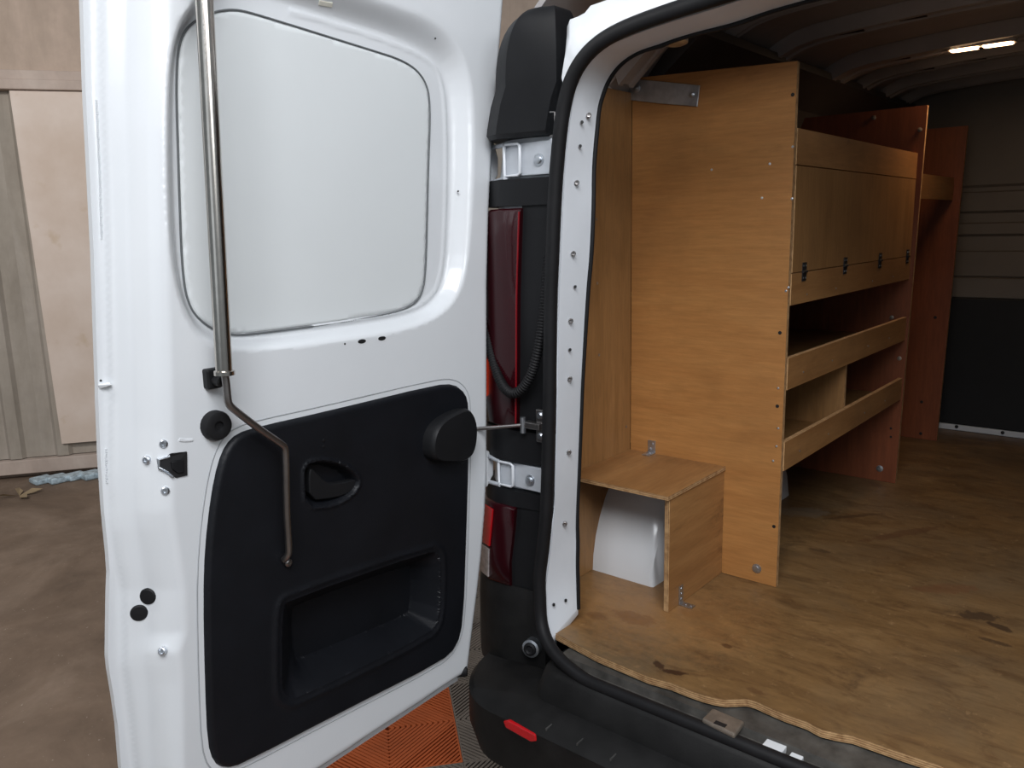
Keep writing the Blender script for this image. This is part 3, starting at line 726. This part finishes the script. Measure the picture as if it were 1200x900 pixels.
def sheet(outline, hfun, X, step, name, mat, parent, feats=(), depth=None, smooth=40):
    O = np.array(outline); seg = []
    for a, b in zip(O, np.roll(O, -1, 0)):
        n = max(1, int(np.linalg.norm(b-a)/step)); seg += [a + (b-a)*k/n for k in range(n)]
    nb = len(seg); seg = np.array(seg)
    gy = np.arange(O[:, 0].min(), O[:, 0].max(), step); gz = np.arange(O[:, 1].min(), O[:, 1].max(), step)
    G = np.array([(y + (step/2 if k % 2 else 0), z) for k, z in enumerate(gz) for y in gy])
    G = G[poly_sdf(G, outline) > step*.6]
    ex_ = []
    for F, offs in feats:
        F = np.array(F)
        for off in offs:
            for a, b in zip(F, np.roll(F, -1, 0)):
                L = np.linalg.norm(b-a); n = max(1, int(L/step)); nrm = np.array((b[1]-a[1], a[0]-b[0]))/(L+1e-9)
                ex_ += [a + (b-a)*k/n + nrm*off for k in range(n)]
    if ex_:
        E_ = np.array(ex_); E_ = E_[poly_sdf(E_, outline) > step*.4]; G = np.vstack([G, E_])
    P = np.vstack([seg, G])
    res = delaunay_2d_cdt([Vector(p) for p in P], [(i, (i+1) % nb) for i in range(nb)], [], 1, 1e-5)
    V2 = np.array([tuple(v) for v in res[0]]); F = [list(t) for t in res[2]]
    h = hfun(V2)
    V = [(X + hh, a, b) for (a, b), hh in zip(V2, h)]
    mb = MB(); mb.add(V, F)
    if depth is not None:            # close the back
        hb = hfun(seg); top = [(X + hh, a, b) for (a, b), hh in zip(seg, hb)]; back = [(depth, a, b) for a, b in seg]
        n = nb; mb.add(top + back, [(i, n+i, n+(i+1) % n, (i+1) % n) for i in range(n)])
        mb.add(back, [tuple(range(n))])
    o = mb.build(name, mat, parent, smooth=smooth)
    return o
door = sheet(outline, door_h, X0, .005, 'rear_door', M['white'], van, feats=[(RIM, (0,)), (FOOT, (0, .004, -.004)), (PAN, (.0012, -.0012, 0, .0024, -.0024, .0036, -.0036, .0052, -.0052, .008, -.008)), (TRIM, (.0, -.010, .010, .0075, .0095, .011, .0125, .0145, -.016))], depth=XF-.012, smooth=75)
tag(door, 'white open rear door')
def panel_h(P):
    dP = poly_sdf(P, PAN_IN); return -.0325 + .0055*np.sqrt(np.clip(1-(1-np.clip(dP/.004, 0, 1))**2, 0, 1))
PAN_IN = [tuple(p) for p in (np.array(PAN)*.9995 + np.array(PAN).mean(0)*.0005)]
tag(sheet(PAN_IN, panel_h, X0, .008, 'blanking_panel', M['panel'], door, feats=[(PAN_IN, (.0008, -.0008, .002, -.002, .004, -.004))], depth=X0-.036, smooth=60), 'flat white blanking panel in the window recess')
def ring(name, poly, off, X, rad, mat):
    P = even([np.array((0., a, b)) for a, b in list(poly) + [poly[0]]], 241)[:-1]; out = []
    area_ = sum(P[k][1]*P[(k+1) % 240][2] - P[(k+1) % 240][1]*P[k][2] for k in range(240)); sgn = 1 if area_ > 0 else -1
    for k in range(240):
        t = P[(k+2) % 240] - P[k-2]; t /= np.linalg.norm(t); out.append((X, P[k][1] + t[2]*off*sgn, P[k][2] - t[1]*off*sgn))
    mb = MB(); mb.tube(out + out[:2], rad, 8); return mb.build(name, mat, door, smooth=60)
ring('panel_gap_shade', PAN, .0004, X0-.0288, .0017, pbr('gap_shade_grey', (.12, .13, .135), .6))  # grey tube stands in for the shadow gap round the panel
ring('trim_groove', TRIM, .0105, X0-.0007, .0016, pbr('groove_shade_grey', (.40, .42, .44), .5))  # grey tube paints the shaded line of the pressed groove
# black trim panel with storage pocket
PK = rounded(onx([(332,712),(336,704),(505,645),(514,650),(516,670),(514,726),(504,742),(350,818),(335,817),(330,805),(330,744)], X0+.008), 1)
PQ = rounded(onx([(341,718),(345,709),(477,662),(482,666),(480,715),(473,722),(355,770),(344,772)], X0-.056), 1)
HK = rounded(onx([(356,556),(358,547),(364,542),(380,540),(402,545),(416,556),(421,566),(412,580),(390,592),(358,594)], X0+.008), 1)
def ringify(poly, c, n=64):
    poly = np.array(poly); out = []
    for k in range(n):
        a = 2*math.pi*k/n; d_ = np.array((math.cos(a), math.sin(a))); best = None
        for p, q in zip(poly, np.roll(poly, -1, 0)):
            e = q - p; den = d_[0]*e[1] - d_[1]*e[0]
            if abs(den) < 1e-12: continue
            w = p - c; t = (w[0]*e[1] - w[1]*e[0])/den; u_ = (w[0]*d_[1] - w[1]*d_[0])/den
            if t > 0 and -1e-9 <= u_ <= 1+1e-9: best = t if best is None else max(best, t)
        out.append(c + d_*best)
    return np.array(out)
cq = np.array(PQ).mean(0); RK, RQ = ringify(PK, cq), ringify(PQ, cq)
PMID = [(RK*(1-t) + RQ*t, (0,)) for t in (.1, .2, .3, .4, .5, .6, .7, .8, .9)]
def trim_h(P):
    dT = poly_sdf(P, TRIM); h = .009*np.sqrt(np.clip(1-(1-np.clip(dT/.009, 0, 1))**2, 0, 1))
    dk = poly_sdf(P, PK); dq = poly_sdf(P, PQ)
    t = np.where(dk <= 0, 0, np.where(dq >= 0, 1, dk/(dk-dq+1e-9)))
    h -= .066*np.clip(t*1.02, 0, 1)
    h += .003*np.exp(-((dk + .012)/.005)**2)
    dh = poly_sdf(P, HK); h -= .024*sm(dh/.010); h += .003*np.exp(-((dh + .003)/.003)**2)
    return h
trim = sheet(TRIM, trim_h, X0, .005, 'trim_panel', M['trim'], door, feats=[(PK, (0, .003, -.003, .007, -.007, .012, -.012)), (PQ, (0, .003, -.003)), (HK, (0, .002, -.002, .004, -.004, .006, -.006, .008, -.008, .01, -.01)), *PMID, (TRIM, (-.0015, .0015, .003, -.003, .005, -.005, .007, -.007, .009, -.009, .011, -.011))], smooth=40)
for u, v in ((379,516),(379,523)):
    mb = MB(); mb.disc(at(u, v, 0, X0+.009), (1,0,0), [(.0028,-.002), (.0028,.0012), (0,.0018)], 10); mb.build('trim_clip', M['plastic'], door)
tag(trim, 'black plastic trim panel with a storage pocket')
lv = rounded(onx([(362,551),(367,549),(375,559),(386,567),(400,566),(419,561),(421,567),(410,578),(392,584),(363,587)], X0+.004), 1)
mb = MB(); mb.prism(lv, 0, X0-.012, X0+.004); tag(mb.build('door_handle', M['plastic'], door, bevel=.004, segs=3, smooth=40), 'black pull lever')
kn = rounded(onx([(506,520),(512,501),(526,488),(546,479),(553,480),(559,492),(560.5,510),(557,531),(548,541),(530,543),(508,541)], X0+.036), 2)
kb = [(y - .004, z) for y, z in kn]; cen_ = np.array(kn).mean(0)
mb = MB(); mb.loft([[(X0+.004, cen_[0] + (y-cen_[0])*.97, cen_[1] + (z-cen_[1])*.97) for y, z in kb], [(X0+.027, y, z) for y, z in kn], [(X0+.034, cen_[0] + (y-cen_[0])*.965, cen_[1] + (z-cen_[1])*.965) for y, z in kn], [(X0+.038, cen_[0] + (y-cen_[0])*.92, cen_[1] + (z-cen_[1])*.92) for y, z in kn], [(X0+.0388, cen_[0] + (y-cen_[0])*.5, cen_[1] + (z-cen_[1])*.5) for y, z in kn]])
tag(mb.build('hinge_cover', M['plastic'], door, smooth=40), 'rounded black cover at the hinge edge')
def on_door(u, v, off=0.0):
    X = X0
    for _ in range(12):
        p = at(u, v, 0, X); X = X0 + float(door_h([(p[1], p[2])])[0]) + off
    return at(u, v, 0, X)
def door_n(p):
    e = .006; q = [(p[1]+e, p[2]), (p[1]-e, p[2]), (p[1], p[2]+e), (p[1], p[2]-e)]; h = door_h(q)
    return Vector((1, -(h[0]-h[1])/(2*e), -(h[2]-h[3])/(2*e))).normalized()
# locking rod in its steel tube
XT = X0 + .05
tp = [at(u, v, 0, XT) for u, v in [(229.5,-110),(239.5,0),(251,220),(262.5,434)]]
mb = MB(); mb.tube(tp, .0122, 20); tag(mb.build('rod_tube', M['steel'], door, smooth=60), 'polished steel tube')
mb = MB(); c0 = at(263, 437, 0, XT); dv = Vector(c0 - tp[-2]).normalized(); mb.disc(c0, dv, [(.0125, -.004), (.0152, -.003), (.0152, .003), (.0125, .004), (.006, .004)], 20); mb.build('tube_collar', M['steel'], door, smooth=30)
rp_ = [at(u, v, 0, X) for u, v, X in [(263,434,XT),(265.5,452,XT),(266.8,468,XT),(268.5,474,XT),(273,479,XT),(304,503,XT-.004),(328,519,XT-.008),(333,523,XT-.009),(335,529,XT-.01),(336,600,XT-.018),(338.5,640,XT-.022),(338.6,648,XT-.024),(336,653,XT-.028),(333,656,XT-.034)]]
mb = MB(); mb.tube(smooth_path(rp_, 2), .0058, 14); tag(mb.build('locking_rod', M['rod'], door, smooth=60), 'bent dull steel rod')
pe = at(337, 659, 0, X0+.012); mb = MB(); mb.disc(pe, (1,0,0), [(.007, -.006), (.007, .004), (.004, .006), (0, .006)], 14); mb.build('rod_screw', M['rod'], door, smooth=30)
bq = at(252, 444, 0, X0+.014); mb = MB(); mb.box((X0-.004, bq[1]-.012, bq[2]-.0155), (X0+.014, bq[1]+.012, bq[2]+.0155)); br = mb.build('rod_bracket', M['plastic'], door, bevel=.003)
mb = MB(); bq2 = at(255, 447, 0, X0+.02); mb.disc(bq2, (1,0,0), [(.007,-.02), (.007,.010), (.004,.012), (0,.012)], 16); mb.build('bracket_peg', M['black'], door, smooth=30)
def rub(u, v, prof, name, mat, off=0.0, seg=24, label=None):
    p = on_door(u, v); mb = MB(); mb.disc(p, door_n(p), prof, seg); o = mb.build(name, mat, door, smooth=35)
    if label: o['label'] = label
rub(251, 498, [(.0235,-.004), (.0235,.010), (.0215,.0145), (.017,.016), (.008,.015), (.007,.010), (0,.010)], 'rubber_buffer', M['rubber'], label='round black rubber buffer')
for u, v in [(173.5,698.5),(163,718)]: rub(u, v, [(.0128,-.004), (.0128,.0015), (.0105,.0035), (0,.0042)], 'rubber_plug', M['rubber'], label='round black rubber plug')
for u, v in [(192,520),(172,539),(194,575)]: rub(u, v, [(.0062,-.004), (.0062,.002), (.0045,.004), (.0025,.004), (.002,.0022), (0,.0022)], 'latch_screw', M['zinc'], seg=16)
rub(190, 763, [(.0062,-.004), (.0062,.002), (.0045,.003), (.003,.0005), (0,.0005)], 'door_screw', M['zinc'], seg=16)
for u, v in [(118,446),(537,224),(404,403),(510,45)]: rub(u, v, [(.0018,-.004), (.0018,.0006), (0,.0008)], 'pin_hole', M['black'], seg=10)
for u, v in [(424,400),(447.5,396.5)]:
    p = on_door(u, v); n = door_n(p); mb = MB(); mb.disc(p, n, [(.0048,-.004), (.0048,.0006), (0,.0007)], 18)
    o = mb.build('clip_slot', M['black'], door); o.scale = (1, 1.9, .8)
def door_poly(px, lift, name, mat, dep=.006, bevel=.001, parent=None):
    ps = [on_door(u, v) for u, v in px]; c = np.mean(ps, 0); n = np.array(door_n(c)); mb = MB()
    mb.loft([[p - n*dep for p in ps], [p + n*lift for p in ps]]); return mb.build(name, mat, parent or door, bevel=bevel)
lt = door_poly([(185,537),(195,535),(200,531),(219,529),(219.5,557),(206,560),(198,554),(187,549)], .0022, 'door_latch', M['black'])
door_poly([(184,536.5),(200,533),(200,536),(188,539),(188,547),(198,552),(205,558),(203,560),(196,554),(185.5,549)], .0045, 'latch_fork', M['zinc'])
door_poly([(199,541),(206,539),(214,538),(214,553),(207,554),(200,549)], .005, 'latch_jaw', M['plastic'])
for px in ([(210,513),(217,514.5),(226,514),(226,517),(216,518),(209,517)], [(114,451),(128,448),(131,451),(117,456)]): door_poly(px, .0015, 'pressed_dimple', M['white'], bevel=.001)
for px in ([(374,0),(390,3),(389,9),(373,6)],): tag(door_poly(px, .001, 'paper_sticker', pbr('cream_paper', (.82, .80, .70), .7)), 'small cream sticker')
# hinge arms on the door's hinge edge and the lower corner buffer
for zc_, hh in ((1.565, .05), (.905, .042)):
    yy = float(np.interp(zc_, zR, yR)); mb = MB()
    mb.loft([[(XR-.02, yy-.004, zc_-hh), (XR-.02, yy+.006, zc_-hh*.7), (XR-.02, yy+.022, zc_-hh*.4), (XR-.02, yy+.024, zc_+hh*.3), (XR-.02, yy+.008, zc_+hh), (XR-.02, yy-.004, zc_+hh*1.1)],
             [(XR+.012, yy-.004, zc_-hh), (XR+.012, yy+.004, zc_-hh*.7), (XR+.012, yy+.018, zc_-hh*.4), (XR+.012, yy+.020, zc_+hh*.3), (XR+.012, yy+.006, zc_+hh), (XR+.012, yy-.004, zc_+hh*1.1)]])
    ha = mb.build('hinge_arm', M['white'], door, bevel=.004, segs=3, smooth=40)
    for s_ in (1, -1):
        x0 = xs(zc_); mb = MB(); mb.tube([(XR, yy+.006, zc_ + s_*hh*.72), (x0-.15, -.012, zc_ + s_*hh*.66)], .005, 8); mb.build('hinge_link', M['hinge'], door, smooth=60)
bp_ = at(538, 786, 0, X0-.015); mb = MB(); mb.disc(bp_, (.75, .65, 0.05), [(.013,-.022), (.014,.014), (.012,.018), (0,.018)], 18); tag(mb.build('corner_buffer', M['rubber'], door, smooth=30), 'black rubber buffer at the bottom corner')

# ------------------------------------------------------------------ plywood fit-out
FD = [(651,742),(700,768),(760,793),(787,800.5),(808,809),(826,815),(838,818),(850,820),(863,819.5),(875,819),(886,822),(899,828),(920,837),(946,846),(954,850.5),(963,855),(980,859),(1000,862.5),(1050,880),(1107,899),(1180,927)]
edge = [tuple(at(u, v, 2, ZF)[:2]) for u, v in FD]
poly = edge + [(.70, edge[-1][1]), (.78, .06), (.78, YB-.036), (-.785, YB-.036), (-.785, .08), (-.66, .06)]
mb = MB(); n = len(poly)
mb.add([(x, y, ZF) for x, y in poly] + [(x, y, ZF-.015) for x, y in poly], [tuple(range(n))], 0)
mb.f.append(tuple(range(n, 2*n))[::-1]); mb.m.append(0)
for i in range(n):
    mb.f.append((i, (i+1) % n, n+(i+1) % n, n+i)); mb.m.append(1)
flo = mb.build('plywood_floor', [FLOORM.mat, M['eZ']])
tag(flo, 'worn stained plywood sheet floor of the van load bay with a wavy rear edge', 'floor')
m = FLOORM; col = m.c; oc = WORLDLOC[flo]
def floor_mark(u, v, a, b, rot, amount, colr, wob=1.0, soft=.72):
    global col
    p = at(u, v, 2, ZF); tc = m.n('ShaderNodeTexCoord'); mp = m.n('ShaderNodeMapping', vector_type='TEXTURE')
    mp.inputs['Location'].default_value = (p[0]-oc.x, p[1]-oc.y, 0); mp.inputs['Rotation'].default_value = (0, 0, math.radians(rot)); mp.inputs['Scale'].default_value = (a, b, 1)
    m.l(tc.outputs['Object'], mp.inputs[0]); ln = m.n('ShaderNodeVectorMath', operation='LENGTH')
    sx = m.n('ShaderNodeVectorMath', operation='MULTIPLY'); sx.inputs[1].default_value = (1, 1, 0); m.l(mp.outputs[0], sx.inputs[0]); m.l(sx.outputs[0], ln.inputs[0])
    nz = m.noise(m.coord(rand=False), 42, 6, 0.7); ad = m.n('ShaderNodeMath', operation='MULTIPLY_ADD', i_1=wob*2, i_2=-wob); m.l(nz, ad.inputs[0])
    su = m.n('ShaderNodeMath', operation='ADD'); m.l(ln.outputs['Value'], su.inputs[0]); m.l(ad.outputs[0], su.inputs[1])
    col = m.mix(m.ramp(su.outputs[0], [(soft, BW(amount)), (0.98, BW(0))]), col, colr)
for s_ in [(745,712,.34,.24,10,.55,srgb(178,128,76),.6,.1), (742,724,.06,.03,0,.45,srgb(110,66,30)), (772,779,.022,.010,-30,.8,srgb(48,26,16)), (790,788,.03,.010,20,.85,srgb(48,26,16)), (852,757,.012,.008,0,.7,srgb(70,42,24)), (884,810,.02,.01,0,.5,srgb(84,56,34)),  # first entry is the broad lighter tan patch
           (1150,722,.05,.025,20,.7,srgb(50,36,28)), (1172,735,.03,.012,-20,.7,srgb(44,32,26)), (1165,752,.03,.01,0,.6,srgb(50,36,28)), (1000,605,.10,.012,50,.55,srgb(62,44,32)), (1060,625,.16,.02,60,.5,srgb(84,52,34)), (960,645,.03,.012,0,.5,srgb(60,44,32)), (700,722,.03,.02,0,.4,srgb(96,60,34)), (820,720,.05,.03,0,.3,srgb(120,80,44)), (1110,690,.09,.03,40,.35,srgb(112,66,42)), (940,600,.10,.05,30,.35,srgb(120,112,98))]:
    floor_mark(*s_)
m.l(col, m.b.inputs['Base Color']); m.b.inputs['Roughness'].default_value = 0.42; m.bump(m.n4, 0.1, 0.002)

def board(name, a, b, face, thin, parent=None, bevel=.0012):
    """plywood board between two corners; the four narrow sides get the laminated edge"""
    mb = MB(); mb.box(a, b); k = 'xyz'.index(thin)
    for i, f_ in enumerate(mb.f):
        P = np.array([mb.v[j] for j in f_]); mb.m[i] = 0 if np.ptp(P[:, k]) < 1e-9 else 1
    return mb.build(name, [face, {'x': M['eX'], 'y': M['eY'], 'z': M['eZ']}[thin]], parent)
def screw(p, n, parent, r_=.0035, mat='zinc', name='screw'):
    mb = MB(); mb.disc(p, n, [(r_, -.001), (r_, .0008), (r_*.5, .0014), (0, .0010)], 10); return mb.build(name, M[mat], parent, smooth=30)
# partition
YP = .489; XS = -.352
part = empty('plywood_partition', (-.55, YP, ZF), 'tall upright plywood partition with a metal plate at its top left', 'partition')
pp = [(-.762, ZF+.001), (XS-.002, ZF+.001), (XS-.002, 1.768), (-.762, 1.786)]
mb = MB(); mb.prism(pp, 1, YP, YP+.012); mb.m = [1, 1, 1, 1, 0, 0]
mb.build('partition_board', [M['plyH'], M['eY']], part)
for u, v in [(929,111),(914,390),(911,476),(907,617)]:
    mb = MB(); mb.disc(at(u, v, 1, YP), (0,-1,0), [(.0042,-.001), (.0042,.0006), (0,.0007)], 12); mb.build('drilled_hole', M['black'], part)
for u, v in [(929,172),(902,192),(893,232),(928,233),(924,337),(921,341),(912,455),(910,523),(912,502),(906,540),(834,199)]: screw(at(u, v, 1, YP), (0,-1,0), part, .0028)
mb = MB(); mb.disc(at(887, 666, 1, YP), (0,-1,0), [(.0115,-.001), (.0115,.002), (.006,.0025), (.005,.005), (0,.005)], 18); mb.build('washer_bolt', M['zinc'], part, smooth=30)
bp4 = [at(u, v, 1, YP-.004) for u, v in [(738,92),(775,95.5),(820,100),(817,125),(770,121),(736,117)]]
mb = MB(); mb.prism([(p[0], p[2]) for p in bp4], 1, YP-.004, YP-.0005)
mp_ = mb.build('fixing_plate', M['zinc'], part, bevel=.001)
for u, v, r_ in [(746,104,.010),(811,111,.006)]:
    mb = MB(); mb.disc(at(u, v, 1, YP-.004), (0,-1,0), [(r_,-.001), (r_,.002), (r_*.6,.003), (0,.005)], 16); mb.build('plate_bolt', M['zinc'], mp_, smooth=30)
def angle(parent, u, v, h, w, X, facing, zfoot):
    """small angle bracket: upright leaf and foot with screws"""
# bracket on top of the step box (against the partition)
ZB = .570 + .279
p = at(764, 532, 1, YP); mb = MB(); bw = .011
mb.box((p[0]-bw, YP-.003, ZB), (p[0]+bw, YP-.0003, ZB+.034)); mb.box((p[0]-bw, YP-.033, ZB), (p[0]+bw, YP-.003, ZB+.003))
ab = mb.build('angle_bracket', M['zinc'], part, bevel=.0006)
for dz in (.012, .026): screw((p[0]+.003*(1 if dz > .02 else -1), YP-.003, ZB+dz), (0,-1,0), ab, .003)
for dy in (-.012, -.025): screw((p[0], YP+dy, ZB+.003), (0,0,1), ab, .003)
# side lining
lin = board('side_lining', (-.775, .075, ZF+.001), (-.763, YP-.001, 1.752), M['plyV'], 'x')
tag(lin, 'narrow upright plywood lining on the van side left of the partition', 'lining')
for u, v in [(699,257),(702,416),(734,500),(700,332)]:
    screw(at(u, v, 0, -.763), (1,0,0), lin, .0035, 'striker')
# step box over the wheel arch
box_ = empty('step_box', (-.63, .35, ZF), 'low open fronted plywood box boxing in the white wheel arch', 'box')
XB = -.494
board('box_top', (-.7625, .205, ZB-.0095), (XB+.003, YP-.001, ZB), M['plyY'], 'z', box_)
board('box_side', (XB-.0125, .219, ZF+.001), (XB, YP-.001, ZB-.010), M['plyY'], 'x', box_)
p = at(797, 714, 0, XB); mb = MB()
mb.box((XB+.0003, p[1]-.009, ZF+.0008), (XB+.003, p[1]+.009, ZF+.046)); mb.box((XB+.003, p[1]-.009, ZF+.0008), (XB+.034, p[1]+.009, ZF+.0034))
ab2 = mb.build('angle_bracket', M['zinc'], box_, bevel=.0006)
for dz in (.014, .027, .039): screw((XB+.003, p[1], ZF+dz), (1,0,0), ab2, .0028)
for dx in (.014, .027): screw((XB+dx, p[1], ZF+.0034), (0,0,1), ab2, .0028)
# shelving unit
Y0, Y1 = YP + .013, 1.483
sh = empty('shelving_unit', (-.55, 1.0, ZF), 'plywood racking behind the partition with a hinged flap and two open shelves', 'shelving')
mb = MB(); mb.prism([(-.785, ZF+.001), (XS, ZF+.001), (XS+.018, 1.772), (-.745, 1.772)], 1, Y1, Y1+.013); mb.m = [1,1,1,1,0,0]
mb.build('end_panel', [M['plyRed'], M['eY']], sh)
board('top_rail', (XS-.012, Y0, 1.556), (XS, Y1-.001, 1.632), M['plyY'], 'x', sh)
fl_ = board('flap_door', (XS-.012, Y0+.002, 1.3205), (XS, Y1-.002, 1.5535), M['plyV'], 'x', sh)
board('flap_sill', (XS-.012, Y0, 1.247), (XS, Y1-.001, 1.318), M['plyY'], 'x', sh)
board('shelf_lip', (XS-.012, Y0, 1.052), (XS, Y1-.001, 1.126), M['plyY'], 'x', sh)
board('shelf_lip', (XS-.012, Y0, .858), (XS, Y1-.001, .928), M['plyY'], 'x', sh)
for z in (1.252, 1.056, .862): board('shelf_board', (-.775, Y0, z), (XS-.0125, Y1-.001, z+.012), M['plyV'], 'z', sh)
board('shelf_divider', (-.775, .949, .8745), (XS-.0125, .961, 1.0555), M['plyV'], 'y', sh)
board('back_board', (-.788, Y0, .8745), (-.7765, Y1-.001, 1.63), M['plyRed'], 'x', sh)
for y in (.574, .858, 1.157, 1.441):
    mb = MB(); mb.box((XS+.0002, y-.012, 1.298), (XS+.002, y+.012, 1.318)); mb.box((XS+.0002, y-.012, 1.3205), (XS+.002, y+.012, 1.3405)); mb.tube([(XS+.003, y-.013, 1.3193), (XS+.003, y+.013, 1.3193)], .003, 8)
    h_ = mb.build('flap_hinge', M['black'], sh)
    for dy in (-.007, .007):
        for z in (1.305, 1.333): screw((XS+.002, y+dy, z), (1,0,0), h_, .0022)
for u, v in [(1024,138),(1078,152),(1045,372),(1054,420)]:
    mb = MB(); mb.disc(at(u, v, 1, Y1), (0,-1,0), [(.007,-.001), (.007,.002), (0,.004)], 12); mb.build('panel_bolt', M['striker'], sh, smooth=30)
mb = MB(); mb.disc(at(1031, 549, 1, Y1), (0,-1,0), [(.011,-.001), (.011,.002), (.006,.003), (.005,.006), (0,.006)], 16); mb.build('panel_bolt', M['zinc'], sh, smooth=30)
for u, v in [(1044,502),(1044,512)]:
    mb = MB(); mb.disc(at(u, v, 1, Y1), (0,-1,0), [(.004,-.001), (.004,.0006), (0,.0007)], 10); mb.build('drilled_hole', M['black'], sh)
for y in (.60, .80, 1.1, 1.3):
    for z in (.885, 1.08, 1.265): screw((XS, y, z), (1,0,0), sh, .0022)
# far upright
far = empty('plywood_upright', (-.57, 2.136, ZF), 'red brown plywood upright standing in front of the bulkhead beyond the racking', 'panel')
mb = MB(); mb.prism([(-.785, ZF+.001), (-.374, ZF+.001), (-.352, 1.765), (-.745, 1.765)], 1, 2.136, 2.149); mb.m = [1,1,1,1,0,0]
mb.build('upright_board', [M['plyRed'], M['eY']], far)
board('cross_rail', (-.395, Y1+.016, 1.50), (-.383, 2.135, 1.58), M['plyY'], 'x', far)
for u, v in [(1080,471),(1079,508),(1096,372)]:
    mb = MB(); mb.disc(at(u, v, 1, 2.136), (0,-1,0), [(.006,-.001), (.006,.001), (0,.002)], 10); mb.build('drilled_hole', M['black'], far)

# knurled sealer bead pressed along the flange of the closing edge
mb = MB()
for v in list(np.arange(118, 280, 2.6)) + list(np.arange(526, 566, 2.6)):
    p = on_door(float(np.interp(v, [q[1] for q in FLIN], [q[0] for q in FLIN])) - 1.2, float(v)); a = np.array((.0015, .0028, .0011)); mb.box(p - a, p + a)
tag(mb.build('sealer_bead', M['white'], door, smooth=20), kind='stuff')
